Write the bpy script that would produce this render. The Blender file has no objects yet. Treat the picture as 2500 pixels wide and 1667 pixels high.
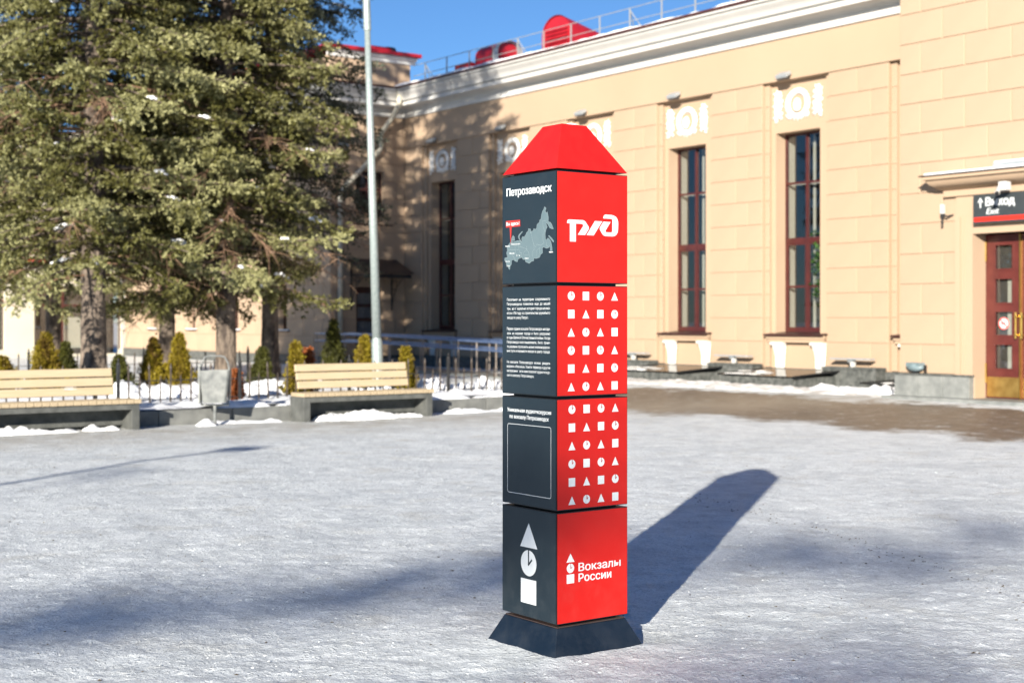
import bpy, bmesh, math, random
import numpy as np
from mathutils import Vector, Matrix

random.seed(7)
RNG = np.random.default_rng(11)
R = math.radians
scene = bpy.context.scene
COL = scene.collection

# ---------------------------------------------------------------- camera
EYE = 1.513
cam_d = bpy.data.cameras.new('camera')
cam = bpy.data.objects.new('camera', cam_d)
COL.objects.link(cam)
cam.location = (0, 0, EYE)
cam.rotation_euler = (R(90), 0, 0)
cam_d.sensor_width = 36
cam_d.lens = 50
cam_d.shift_y = -0.0206
cam_d.clip_start = 0.1
cam_d.clip_end = 3000
cam_d.dof.use_dof = True
cam_d.dof.focus_distance = 6.42
cam_d.dof.aperture_fstop = 3.4
scene.camera = cam

# ---------------------------------------------------------------- sky, sun, exposure
SUN_EL = R(16.6)
SUN_AZ = R(196.1)                       # clockwise from +Y
SUN = Vector((math.sin(SUN_AZ) * math.cos(SUN_EL), math.cos(SUN_AZ) * math.cos(SUN_EL), math.sin(SUN_EL)))
world = bpy.data.worlds.new('World')
scene.world = world
world.use_nodes = True
wn = world.node_tree.nodes
wl = world.node_tree.links
bg = wn['Background']
sky = wn.new('ShaderNodeTexSky')
sky.sky_type = 'NISHITA'
sky.sun_disc = False
sky.sun_elevation = SUN_EL
sky.sun_rotation = SUN_AZ
sky.air_density = 1.0
sky.dust_density = 0.0
sky.ozone_density = 6.5
sky.altitude = 1200
wl.new(sky.outputs[0], bg.inputs[0])
bg.inputs[1].default_value = 0.06
sun_d = bpy.data.lights.new('sun', 'SUN')
sun_d.energy = 5.0
sun_d.angle = R(0.53)
sun_d.color = (1.0, 0.92, 0.80)
sun = bpy.data.objects.new('sun', sun_d)
COL.objects.link(sun)
sun.rotation_euler = SUN.to_track_quat('Z', 'Y').to_euler()
vs = scene.view_settings
vs.view_transform = 'Standard'
vs.look = 'None'
vs.exposure = 1.15
vs.gamma = 1.0
vs.use_curve_mapping = False
scene.cycles.max_bounces = 6
scene.cycles.transparent_max_bounces = 12

# ---------------------------------------------------------------- materials
MAT = {}


def mat(name, c1, c2=None, rough=0.7, scale=6.0, bump=0.0, bscale=None, metal=0.0, spec=0.5, detail=4.0, lo=0.35, hi=0.65, stretch=None, dist=0.02, coat=0.0):
    m = bpy.data.materials.new(name)
    m.use_nodes = True
    n = m.node_tree.nodes
    l = m.node_tree.links
    b = n['Principled BSDF']
    b.inputs['Roughness'].default_value = rough
    b.inputs['Metallic'].default_value = metal
    b.inputs['Specular IOR Level'].default_value = spec
    b.inputs['Coat Weight'].default_value = coat
    tc = n.new('ShaderNodeTexCoord')
    mp = n.new('ShaderNodeMapping')
    l.new(tc.outputs['Object'], mp.inputs[0])
    if stretch:
        mp.inputs['Scale'].default_value = stretch
    if c2 is None:
        b.inputs['Base Color'].default_value = (*c1, 1)
    else:
        t = n.new('ShaderNodeTexNoise')
        t.inputs['Scale'].default_value = scale
        t.inputs['Detail'].default_value = detail
        l.new(mp.outputs[0], t.inputs['Vector'])
        r = n.new('ShaderNodeValToRGB')
        r.color_ramp.elements[0].position = lo
        r.color_ramp.elements[1].position = hi
        r.color_ramp.elements[0].color = (*c1, 1)
        r.color_ramp.elements[1].color = (*c2, 1)
        l.new(t.outputs[0], r.inputs[0])
        l.new(r.outputs[0], b.inputs['Base Color'])
    if bump:
        t2 = n.new('ShaderNodeTexNoise')
        t2.inputs['Scale'].default_value = bscale or scale * 4
        t2.inputs['Detail'].default_value = 6
        l.new(mp.outputs[0], t2.inputs['Vector'])
        bp = n.new('ShaderNodeBump')
        bp.inputs['Strength'].default_value = bump
        bp.inputs['Distance'].default_value = dist
        l.new(t2.outputs[0], bp.inputs['Height'])
        l.new(bp.outputs[0], b.inputs['Normal'])
    MAT[name] = m
    return m


mat('plaster', (0.370, 0.272, 0.187), (0.395, 0.291, 0.200), 0.85, 0.7, 0.25, 60)
mat('plaster_smooth', (0.385, 0.280, 0.191), (0.405, 0.296, 0.203), 0.8, 0.4, 0.15, 40)
mat('plaster_pale', (0.46, 0.43, 0.35), (0.50, 0.47, 0.38), 0.85, 0.8)
mat('white_paint', (0.68, 0.67, 0.64), (0.72, 0.71, 0.68), 0.6, 1.5)
mat('cornice_paint', (0.53, 0.525, 0.505), (0.57, 0.565, 0.545), 0.6, 1.5)
mat('gutter_brown', (0.045, 0.012, 0.010), (0.07, 0.02, 0.015), 0.45, 3)
mat('red_roof', (0.30, 0.008, 0.016), (0.36, 0.012, 0.02), 0.4, 2)
mat('vent_dark', (0.06, 0.05, 0.05), None, 0.5)
mat('maroon', (0.050, 0.010, 0.010), (0.07, 0.014, 0.012), 0.35, 4, coat=0.2)
mat('door_red', (0.085, 0.017, 0.014), (0.11, 0.024, 0.019), 0.35, 4, coat=0.2)
mat('maroon_dark', (0.035, 0.012, 0.010), (0.05, 0.016, 0.014), 0.4, 4)
mat('granite', (0.050, 0.055, 0.052), (0.12, 0.125, 0.118), 0.65, 9, 0.2, 80, detail=8)
mat('granite_grey', (0.15, 0.16, 0.155), (0.23, 0.24, 0.23), 0.6, 5, 0.15, 80, detail=8)
mat('concrete_dark', (0.062, 0.066, 0.062), (0.105, 0.11, 0.103), 0.85, 7, 0.3, 90, detail=8)
mat('kerb_stone', (0.11, 0.115, 0.11), (0.17, 0.175, 0.165), 0.85, 5, 0.3, 60, detail=8)
mat('pine_wood', (0.43, 0.34, 0.215), (0.47, 0.38, 0.25), 0.55, 3, 0.15, 20, stretch=(1, 12, 12))
mat('pine_wood_worn', (0.36, 0.285, 0.185), (0.43, 0.35, 0.23), 0.6, 3, 0.15, 20, stretch=(12, 1, 12))
mat('iron_black', (0.012, 0.012, 0.013), (0.03, 0.03, 0.03), 0.5, 20)
mat('iron_rust', (0.04, 0.032, 0.026), (0.085, 0.065, 0.05), 0.7, 14)
mat('galvanised', (0.26, 0.32, 0.31), (0.38, 0.43, 0.42), 0.5, 30, metal=0.35, detail=8)
mat('bin_metal', (0.115, 0.125, 0.125), (0.24, 0.25, 0.24), 0.6, 7, 0.2, 30, metal=0.2, detail=8)
mat('rail_blue', (0.16, 0.24, 0.42), (0.22, 0.31, 0.50), 0.28, 5, metal=0.7)
mat('rail_steel', (0.22, 0.19, 0.16), (0.32, 0.28, 0.25), 0.5, 8, metal=0.4)
mat('rail_grey', (0.22, 0.23, 0.23), (0.28, 0.29, 0.29), 0.5, 8)
mat('canopy_brown', (0.035, 0.022, 0.02), (0.055, 0.035, 0.03), 0.5, 6)
mat('brass', (0.62, 0.42, 0.10), (0.75, 0.52, 0.16), 0.3, 10, metal=1.0)
mat('brass_worn', (0.36, 0.22, 0.06), (0.50, 0.33, 0.10), 0.45, 6, metal=0.8)
mat('lamp_white', (0.52, 0.52, 0.50), None, 0.4)
mat('lamp_grey', (0.30, 0.33, 0.35), (0.38, 0.41, 0.43), 0.45, 8, metal=0.2)
mat('lamp_blue_grey', (0.13, 0.18, 0.20), (0.19, 0.25, 0.27), 0.4, 8)
mat('black_plastic', (0.012, 0.012, 0.014), None, 0.4)
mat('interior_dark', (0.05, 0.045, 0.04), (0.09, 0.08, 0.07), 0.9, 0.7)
mat('interior_cream', (0.50, 0.49, 0.41), (0.54, 0.53, 0.45), 0.8, 1)
mat('interior_blind', (0.30, 0.31, 0.33), None, 0.8)
mat('panel_red', (0.46, 0.010, 0.007), (0.49, 0.012, 0.008), 0.42, 3, 0.04, 260, dist=0.002, spec=0.3)
mat('panel_slate', (0.011, 0.020, 0.028), (0.0135, 0.0235, 0.032), 0.42, 3, 0.04, 260, dist=0.002, spec=0.3)
mat('cap_red', (0.43, 0.010, 0.009), (0.47, 0.013, 0.011), 0.45, 14, 0.05, 120, dist=0.003, spec=0.3)
mat('base_slate', (0.005, 0.010, 0.018), (0.009, 0.015, 0.025), 0.36, 5, 0.05, 90, dist=0.004)
mat('frame_black', (0.008, 0.009, 0.011), None, 0.45)
mat('print_white', (0.62, 0.65, 0.66), (0.58, 0.61, 0.62), 0.4, 30)
mat('print_map', (0.095, 0.14, 0.155), (0.105, 0.15, 0.165), 0.4, 20)
mat('print_line', (0.24, 0.30, 0.315), None, 0.4)
mat('print_red', (0.48, 0.03, 0.02), None, 0.4)
mat('print_dark_red', (0.32, 0.012, 0.012), None, 0.4)
mat('sign_slate', (0.035, 0.042, 0.046), (0.04, 0.048, 0.052), 0.4, 8)
mat('sign_red', (0.72, 0.03, 0.018), None, 0.35)
mat('grit', (0.10, 0.07, 0.035), (0.02, 0.02, 0.015), 0.9, 30)
mat('bark', (0.055, 0.042, 0.034), (0.22, 0.175, 0.135), 0.95, 9, 1.0, 22, detail=9, stretch=(1, 1, 0.45), dist=0.05, lo=0.35, hi=0.7)
mat('dead_twig', (0.17, 0.10, 0.06), (0.26, 0.16, 0.10), 0.9, 8)
mat('mosaic_blue', (0.02, 0.04, 0.12), None, 0.4)


def foliage(name, dark, mid, light, transl=0.25):
    m = bpy.data.materials.new(name)
    m.use_nodes = True
    n = m.node_tree.nodes
    l = m.node_tree.links
    n.remove(n['Principled BSDF'])
    at = n.new('ShaderNodeAttribute')
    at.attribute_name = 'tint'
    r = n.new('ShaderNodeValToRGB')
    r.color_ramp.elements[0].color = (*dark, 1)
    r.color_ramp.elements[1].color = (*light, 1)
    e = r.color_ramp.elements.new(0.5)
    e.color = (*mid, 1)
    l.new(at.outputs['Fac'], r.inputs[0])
    d = n.new('ShaderNodeBsdfPrincipled')
    d.inputs['Roughness'].default_value = 0.6
    d.inputs['Specular IOR Level'].default_value = 0.3
    t = n.new('ShaderNodeBsdfTranslucent')
    l.new(r.outputs[0], d.inputs['Base Color'])
    l.new(r.outputs[0], t.inputs['Color'])
    mx = n.new('ShaderNodeMixShader')
    mx.inputs[0].default_value = transl
    l.new(d.outputs[0], mx.inputs[1])
    l.new(t.outputs[0], mx.inputs[2])
    l.new(mx.outputs[0], n['Material Output'].inputs[0])
    MAT[name] = m


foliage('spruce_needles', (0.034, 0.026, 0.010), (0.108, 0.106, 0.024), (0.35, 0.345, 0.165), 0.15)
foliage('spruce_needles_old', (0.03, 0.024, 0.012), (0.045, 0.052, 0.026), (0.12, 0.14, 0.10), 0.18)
foliage('thuja_gold', (0.12, 0.075, 0.015), (0.22, 0.17, 0.012), (0.34, 0.27, 0.02))
foliage('thuja_green', (0.035, 0.035, 0.012), (0.07, 0.075, 0.014), (0.12, 0.12, 0.02))
foliage('shrub_orange', (0.22, 0.07, 0.02), (0.32, 0.10, 0.03), (0.42, 0.16, 0.06))
foliage('plant_green', (0.02, 0.05, 0.01), (0.035, 0.09, 0.02), (0.06, 0.14, 0.03))


def glass_mat(name, tint, ior=1.5, rough=0.0):
    m = bpy.data.materials.new(name)
    m.use_nodes = True
    n = m.node_tree.nodes
    l = m.node_tree.links
    n.remove(n['Principled BSDF'])
    t = n.new('ShaderNodeBsdfTransparent')
    t.inputs[0].default_value = (*tint, 1)
    g = n.new('ShaderNodeBsdfGlossy')
    g.inputs['Roughness'].default_value = rough
    lw_ = n.new('ShaderNodeLayerWeight')
    lw_.inputs[0].default_value = 0.5
    pw_ = n.new('ShaderNodeMath')
    pw_.operation = 'POWER'
    l.new(lw_.outputs['Facing'], pw_.inputs[0])
    pw_.inputs[1].default_value = 3.2
    f = n.new('ShaderNodeMath')
    f.operation = 'MULTIPLY_ADD'
    l.new(pw_.outputs[0], f.inputs[0])
    f.inputs[1].default_value = 0.55
    f.inputs[2].default_value = ior
    mx = n.new('ShaderNodeMixShader')
    l.new(f.outputs[0], mx.inputs[0])
    l.new(t.outputs[0], mx.inputs[1])
    l.new(g.outputs[0], mx.inputs[2])
    l.new(mx.outputs[0], n['Material Output'].inputs[0])
    MAT[name] = m


glass_mat('glass', (0.86, 0.87, 0.87), 0.09)
glass_mat('glass_dark', (0.10, 0.11, 0.12), 0.10, 0.03)


def snow_mat(name, c1, c2, bscale, bump, dist):
    m = mat(name, c1, c2, 0.75, 2.5, bump, bscale, dist=dist, spec=0.3)
    b = m.node_tree.nodes['Principled BSDF']
    b.inputs['Subsurface Weight'].default_value = 0.0
    return m


snow_mat('snow', (0.72, 0.74, 0.77), (0.80, 0.815, 0.83), 14, 0.5, 0.03)
snow_mat('snow_dirty', (0.48, 0.46, 0.43), (0.74, 0.75, 0.76), 18, 0.6, 0.03)

A = R(36.6)
UX, UY = -math.sin(A), math.cos(A)       # along the long facade, away from the camera
VX, VY = math.cos(A), math.sin(A)        # into the station building
F0 = (8.65, 31.8)


def ground_material():
    m = bpy.data.materials.new('trodden_snow')
    m.use_nodes = True
    n = m.node_tree.nodes
    l = m.node_tree.links
    b = n['Principled BSDF']
    tc = n.new('ShaderNodeTexCoord')

    def noise(scale, detail=5, rough=0.55, vec=None, dist=0.0):
        t = n.new('ShaderNodeTexNoise')
        t.inputs['Scale'].default_value = scale
        t.inputs['Detail'].default_value = detail
        t.inputs['Roughness'].default_value = rough
        t.inputs['Distortion'].default_value = dist
        l.new(vec or tc.outputs['Object'], t.inputs['Vector'])
        return t.outputs[0]

    def ramp(x, stops):
        r = n.new('ShaderNodeValToRGB')
        r.color_ramp.elements[0].position = stops[0][0]
        r.color_ramp.elements[0].color = (*stops[0][1], 1)
        r.color_ramp.elements[1].position = stops[-1][0]
        r.color_ramp.elements[1].color = (*stops[-1][1], 1)
        for p, c in stops[1:-1]:
            e = r.color_ramp.elements.new(p)
            e.color = (*c, 1)
        l.new(x, r.inputs[0])
        return r.outputs[0]

    def math_(op, a, bb, clamp=False):
        t = n.new('ShaderNodeMath')
        t.operation = op
        t.use_clamp = clamp
        for i, q in enumerate((a, bb)):
            if isinstance(q, (int, float)):
                t.inputs[i].default_value = q
            elif q is not None:
                l.new(q, t.inputs[i])
        return t.outputs[0]

    def mix(f, a, bb):
        t = n.new('ShaderNodeMix')
        t.data_type = 'RGBA'
        if isinstance(f, (int, float)):
            t.inputs[0].default_value = f
        else:
            l.new(f, t.inputs[0])
        for i, q in ((6, a), (7, bb)):
            if isinstance(q, tuple):
                t.inputs[i].default_value = (*q, 1)
            else:
                l.new(q, t.inputs[i])
        return t.outputs[2]

    def dotp(vec, off):
        t = n.new('ShaderNodeVectorMath')
        t.operation = 'DOT_PRODUCT'
        l.new(tc.outputs['Object'], t.inputs[0])
        t.inputs[1].default_value = vec
        return math_('ADD', t.outputs['Value'], off)

    g1 = (0, 0, 0)
    g2 = (1, 1, 1)
    # packed snow, grey icy spots, fine grain
    base = ramp(noise(5.0, 8, 0.65), [(0.34, (0.44, 0.45, 0.46)), (0.47, (0.71, 0.72, 0.73)), (0.64, (0.89, 0.89, 0.89))])
    fine = ramp(noise(42.0, 6, 0.7), [(0.36, (0.40, 0.41, 0.42)), (0.52, (0.84, 0.84, 0.84))])
    c = mix(0.48, base, fine)
    fleck = ramp(noise(150.0, 3, 0.6), [(0.60, g1), (0.70, g2)])
    c = mix(math_('MULTIPLY', fleck, 0.45), c, (0.30, 0.30, 0.30))
    big = ramp(noise(0.55, 3, 0.5), [(0.35, g1), (0.70, g2)])
    c = mix(math_('MULTIPLY', big, 0.22), c, (0.60, 0.62, 0.65))
    icy = ramp(noise(1.25, 7, 0.62, None, 0.6), [(0.47, g1), (0.60, g2)])
    c = mix(math_('MULTIPLY', icy, 0.38), c, (0.47, 0.49, 0.515))
    # sand grit
    grit = ramp(noise(85.0, 3, 0.5), [(0.70, g1), (0.76, g2)])
    gritzone = ramp(noise(0.9, 4, 0.6), [(0.42, g1), (0.62, g2)])
    c = mix(math_('MULTIPLY', math_('MULTIPLY', grit, gritzone), 0.75), c, (0.16, 0.12, 0.075))
    yel = ramp(noise(1.7, 6, 0.6), [(0.55, g1), (0.74, g2)])
    c = mix(math_('MULTIPLY', yel, 0.35), c, (0.52, 0.46, 0.36))
    # distance in front of the hall: d = -(P-F0).v ; s = (P-F0).u
    d = dotp((-VX, -VY, 0), F0[0] * VX + F0[1] * VY)
    s = dotp((UX, UY, 0), -(F0[0] * UX + F0[1] * UY))
    wob = math_('MULTIPLY', math_('SUBTRACT', noise(0.55, 6, 0.62), 0.5), 5.5)
    dd = math_('ADD', d, wob)
    lo_edge = math_('MULTIPLY', math_('SUBTRACT', dd, 4.0), 1.2, True)
    hi_edge = math_('SUBTRACT', 1.0, math_('MULTIPLY', math_('SUBTRACT', dd, 8.6), 0.40, True), True)
    s_edge = math_('SUBTRACT', 1.0, math_('MULTIPLY', math_('SUBTRACT', math_('ADD', s, wob), 3.0), 0.22, True), True)
    brown = math_('MULTIPLY', math_('MULTIPLY', lo_edge, hi_edge), s_edge)
    patch = ramp(noise(1.6, 8, 0.7), [(0.28, (0.45, 0.45, 0.45)), (0.48, g2)])
    brown = math_('MULTIPLY', math_('MULTIPLY', brown, 1.35), patch, True)
    bcol = ramp(noise(2.6, 10, 0.78), [(0.30, (0.055, 0.036, 0.020)), (0.50, (0.105, 0.072, 0.042)), (0.72, (0.24, 0.20, 0.15))])
    edge_n = math_('MULTIPLY', math_('SUBTRACT', noise(2.2, 10, 0.78), 0.5), 2.6)
    brown = ramp(math_('ADD', brown, edge_n), [(0.40, g1), (0.72, g2)])
    ice = ramp(noise(3.6, 9, 0.75), [(0.56, g1), (0.66, g2)])
    c = mix(math_('MULTIPLY', math_('MULTIPLY', brown, 0.94), math_('SUBTRACT', 1.0, math_('MULTIPLY', ice, 0.65))), c, bcol)
    # sandy, dirtied strip along the benches and kerb
    Uc = dotp((UX, UY, 0), 0.0)
    nb = math_('SUBTRACT', 1.0, math_('MULTIPLY', math_('ABSOLUTE', math_('SUBTRACT', math_('ADD', Uc, math_('MULTIPLY', wob, 0.30)), 18.3), None), 0.42, True), True)
    nbp = math_('MULTIPLY', nb, ramp(noise(2.2, 7, 0.65), [(0.30, (0.2, 0.2, 0.2)), (0.6, g2)]))
    c = mix(math_('MULTIPLY', nbp, 0.72), c, (0.36, 0.31, 0.245))
    tint = n.new('ShaderNodeMix')
    tint.data_type = 'RGBA'
    tint.blend_type = 'MULTIPLY'
    tint.inputs[0].default_value = 1.0
    l.new(c, tint.inputs[6])
    tint.inputs[7].default_value = (0.955, 1.0, 1.005, 1)
    l.new(tint.outputs[2], b.inputs['Base Color'])
    rr = math_('SUBTRACT', 0.62, math_('MULTIPLY', brown, 0.22))
    l.new(rr, b.inputs['Roughness'])
    b.inputs['Specular IOR Level'].default_value = 0.35
    bp = n.new('ShaderNodeBump')
    bp.inputs['Strength'].default_value = 0.9
    bp.inputs['Distance'].default_value = 0.011
    hsum = math_('ADD', noise(60.0, 6, 0.7), math_('MULTIPLY', ramp(noise(34.0, 4, 0.6), [(0.52, g1), (0.66, g2)]), 0.55))
    l.new(hsum, bp.inputs['Height'])
    bp2 = n.new('ShaderNodeBump')
    bp2.inputs['Strength'].default_value = 0.3
    bp2.inputs['Distance'].default_value = 0.03
    l.new(noise(14.0, 6, 0.65), bp2.inputs['Height'])
    l.new(bp.outputs[0], bp2.inputs['Normal'])
    l.new(bp2.outputs[0], b.inputs['Normal'])
    MAT['ground'] = m


ground_material()


def weather(name, dust, amount, ztop):
    """salt splash and smears low on the panels, uneven gloss"""
    m = MAT[name]
    n = m.node_tree.nodes
    l = m.node_tree.links
    b = n['Principled BSDF']
    src = b.inputs['Base Color'].links[0].from_socket
    tc = n.new('ShaderNodeTexCoord')
    t1 = n.new('ShaderNodeTexNoise')
    t1.inputs['Scale'].default_value = 11
    t1.inputs['Detail'].default_value = 8
    t1.inputs['Roughness'].default_value = 0.7
    l.new(tc.outputs['Object'], t1.inputs['Vector'])
    r1 = n.new('ShaderNodeMapRange')
    r1.inputs[1].default_value = 0.45
    r1.inputs[2].default_value = 0.75
    l.new(t1.outputs[0], r1.inputs[0])
    sx = n.new('ShaderNodeSeparateXYZ')
    l.new(tc.outputs['Object'], sx.inputs[0])
    r2 = n.new('ShaderNodeMapRange')
    r2.inputs[1].default_value = ztop
    r2.inputs[2].default_value = 0.0
    r2.inputs[3].default_value = 0.12
    r2.inputs[4].default_value = 1.0
    l.new(sx.outputs[2], r2.inputs[0])
    mu = n.new('ShaderNodeMath')
    mu.operation = 'MULTIPLY'
    l.new(r1.outputs[0], mu.inputs[0])
    l.new(r2.outputs[0], mu.inputs[1])
    mu2 = n.new('ShaderNodeMath')
    mu2.operation = 'MULTIPLY'
    l.new(mu.outputs[0], mu2.inputs[0])
    mu2.inputs[1].default_value = amount
    mx = n.new('ShaderNodeMix')
    mx.data_type = 'RGBA'
    l.new(mu2.outputs[0], mx.inputs[0])
    l.new(src, mx.inputs[6])
    mx.inputs[7].default_value = (*dust, 1)
    l.new(mx.outputs[2], b.inputs['Base Color'])
    r3 = n.new('ShaderNodeMapRange')
    r3.inputs[1].default_value = 0.3
    r3.inputs[2].default_value = 0.7
    r3.inputs[3].default_value = b.inputs['Roughness'].default_value - 0.08
    r3.inputs[4].default_value = b.inputs['Roughness'].default_value + 0.14
    l.new(t1.outputs[0], r3.inputs[0])
    l.new(r3.outputs[0], b.inputs['Roughness'])


weather('panel_red', (0.36, 0.12, 0.10), 0.13, 0.9)
weather('panel_slate', (0.13, 0.14, 0.14), 0.20, 0.8)
weather('base_slate', (0.10, 0.11, 0.12), 0.10, 0.2)


# ---------------------------------------------------------------- mesh helpers
class MB:
    def __init__(self):
        self.v = []
        self.f = []

    def add(self, vs_, fs):
        o = len(self.v)
        self.v += [tuple(q) for q in vs_]
        self.f += [tuple(i + o for i in q) for q in fs]
        return self

    def box(self, x0, x1, y0, y1, z0, z1, M=None):
        q = [(x0, y0, z0), (x1, y0, z0), (x1, y1, z0), (x0, y1, z0), (x0, y0, z1), (x1, y0, z1), (x1, y1, z1), (x0, y1, z1)]
        if M is not None:
            q = [M @ Vector(p) for p in q]
        return self.add(q, [(0, 3, 2, 1), (4, 5, 6, 7), (0, 1, 5, 4), (1, 2, 6, 5), (2, 3, 7, 6), (3, 0, 4, 7)])

    def prism(self, prof, p0, p1, ax, ay):
        """closed 2D profile (a,b) placed at p0 and p1 along axes ax, ay"""
        n = len(prof)
        ax, ay, p0, p1 = Vector(ax), Vector(ay), Vector(p0), Vector(p1)
        vv = [p0 + ax * a + ay * b for a, b in prof] + [p1 + ax * a + ay * b for a, b in prof]
        ff = [(i, (i + 1) % n, n + (i + 1) % n, n + i) for i in range(n)]
        ff += [tuple(range(n))[::-1], tuple(range(n, 2 * n))]
        return self.add(vv, ff)

    def tube(self, pts, r, seg=8, caps=True):
        pts = [Vector(p) for p in pts]
        rr = r if isinstance(r, (list, tuple)) else [r] * len(pts)
        vv = []
        ref = None
        for i, p in enumerate(pts):
            d = (pts[min(i + 1, len(pts) - 1)] - pts[max(i - 1, 0)]).normalized()
            a = Vector((0, 0, 1)) if abs(d.z) < 0.9 else Vector((1, 0, 0))
            if ref is not None:
                a = ref
            x = (a - d * a.dot(d)).normalized()
            ref = x
            y = d.cross(x)
            for k in range(seg):
                t = 2 * math.pi * k / seg
                vv.append(p + (x * math.cos(t) + y * math.sin(t)) * rr[i])
        ff = []
        for i in range(len(pts) - 1):
            for k in range(seg):
                ff.append((i * seg + k, i * seg + (k + 1) % seg, (i + 1) * seg + (k + 1) % seg, (i + 1) * seg + k))
        if caps:
            ff += [tuple(range(seg))[::-1], tuple((len(pts) - 1) * seg + k for k in range(seg))]
        return self.add(vv, ff)

    def lathe(self, prof, c=(0, 0, 0), seg=16):
        vv = []
        for r_, z in prof:
            for k in range(seg):
                t = 2 * math.pi * k / seg
                vv.append((c[0] + r_ * math.cos(t), c[1] + r_ * math.sin(t), c[2] + z))
        ff = []
        n = len(prof)
        for i in range(n - 1):
            for k in range(seg):
                ff.append((i * seg + k, i * seg + (k + 1) % seg, (i + 1) * seg + (k + 1) % seg, (i + 1) * seg + k))
        ff += [tuple(range(seg))[::-1], tuple((n - 1) * seg + k for k in range(seg))]
        return self.add(vv, ff)

    def blob(self, c, rx, ry, rz, seed=0, amp=0.25, seg=10, rings=7):
        rnd = random.Random(seed)
        ph = [rnd.uniform(0, 6.28) for _ in range(6)]
        vv = []
        for i in range(rings + 1):
            th = math.pi * i / rings
            for k in range(seg):
                t = 2 * math.pi * k / seg
                d = Vector((math.sin(th) * math.cos(t), math.sin(th) * math.sin(t), math.cos(th)))
                q = 1 + amp * (math.sin(3.1 * d.x + ph[0]) * math.sin(2.7 * d.y + ph[1]) + 0.6 * math.sin(5 * d.z + ph[2] + 3 * d.x) + 0.4 * math.sin(7 * d.x + 6 * d.y + ph[3]))
                vv.append((c[0] + d.x * rx * q, c[1] + d.y * ry * q, c[2] + d.z * rz * q))
        ff = []
        for i in range(rings):
            for k in range(seg):
                ff.append((i * seg + k, (i + 1) * seg + k, (i + 1) * seg + (k + 1) % seg, i * seg + (k + 1) % seg))
        return self.add(vv, ff)

    def mesh(self, name, m, smooth=False):
        me = bpy.data.meshes.new(name)
        me.from_pydata([tuple(q) for q in self.v], [], self.f)
        me.materials.append(MAT[m])
        if smooth:
            me.polygons.foreach_set('use_smooth', [True] * len(me.polygons))
            if smooth == 'auto':
                me.set_sharp_from_angle(angle=R(38))
        me.update()
        return me

    def build(self, name, m, parent=None, loc=(0, 0, 0), smooth=False, label=None, bevel=0.0):
        o = bpy.data.objects.new(name, self.mesh(name, m, smooth))
        COL.objects.link(o)
        o.parent = parent
        o.location = loc
        if label:
            o['label'] = label
        if bevel:
            md = o.modifiers.new('bevel', 'BEVEL')
            md.width = bevel
            md.segments = 2
            md.limit_method = 'ANGLE'
        return o


def thing(name, label, cat, loc=(0, 0, 0), rz=0.0, group=None):
    o = bpy.data.objects.new(name, None)
    COL.objects.link(o)
    o.location = loc
    o.rotation_euler = (0, 0, rz)
    o['label'] = label
    o['category'] = cat
    if group:
        o['group'] = group
    return o


def tag(o, label, cat, group=None):
    o['label'] = label
    o['category'] = cat
    if group:
        o['group'] = group
    return o


def inst(name, me, parent=None, loc=(0, 0, 0), rot=(0, 0, 0), sc=(1, 1, 1)):
    o = bpy.data.objects.new(name, me)
    COL.objects.link(o)
    o.parent = parent
    o.location = loc
    o.rotation_euler = rot
    o.scale = sc
    return o


def sd(s, d, z=0.0):
    """hall coordinates (along facade, in front of it) to world"""
    return (F0[0] + s * UX - d * VX, F0[1] + s * UY - d * VY, z)


def uv(U, V, z=0.0):
    return (U * UX + V * VX, U * UY + V * VY, z)


# value noise (numpy)
_LAT = RNG.random((512, 512))


def vnoise(x, y):
    xi = np.floor(x).astype(int)
    yi = np.floor(y).astype(int)
    fx = x - xi
    fy = y - yi
    fx = fx * fx * (3 - 2 * fx)
    fy = fy * fy * (3 - 2 * fy)
    a = _LAT[xi % 512, yi % 512]
    b = _LAT[(xi + 1) % 512, yi % 512]
    c = _LAT[xi % 512, (yi + 1) % 512]
    d = _LAT[(xi + 1) % 512, (yi + 1) % 512]
    return (a * (1 - fx) + b * fx) * (1 - fy) + (c * (1 - fx) + d * fx) * fy - 0.5


def grid_mesh(name, X, Y, Z, m, smooth=True):
    ny, nx = X.shape
    co = np.stack([X, Y, Z], -1).reshape(-1, 3).astype(np.float32)
    i = np.arange(ny * nx).reshape(ny, nx)
    q = np.stack([i[:-1, :-1], i[:-1, 1:], i[1:, 1:], i[1:, :-1]], -1).reshape(-1, 4)
    me = bpy.data.meshes.new(name)
    me.vertices.add(len(co))
    me.vertices.foreach_set('co', co.ravel())
    me.loops.add(q.size)
    me.loops.foreach_set('vertex_index', q.ravel().astype(np.int32))
    me.polygons.add(len(q))
    me.polygons.foreach_set('loop_start', (np.arange(len(q)) * 4).astype(np.int32))
    me.polygons.foreach_set('use_smooth', np.full(len(q), smooth))
    me.materials.append(MAT[m])
    me.update(calc_edges=True)
    return me


# ---------------------------------------------------------------- ground
PIL = (0.2464, 6.6737)
PTH = R(36.1)


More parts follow.
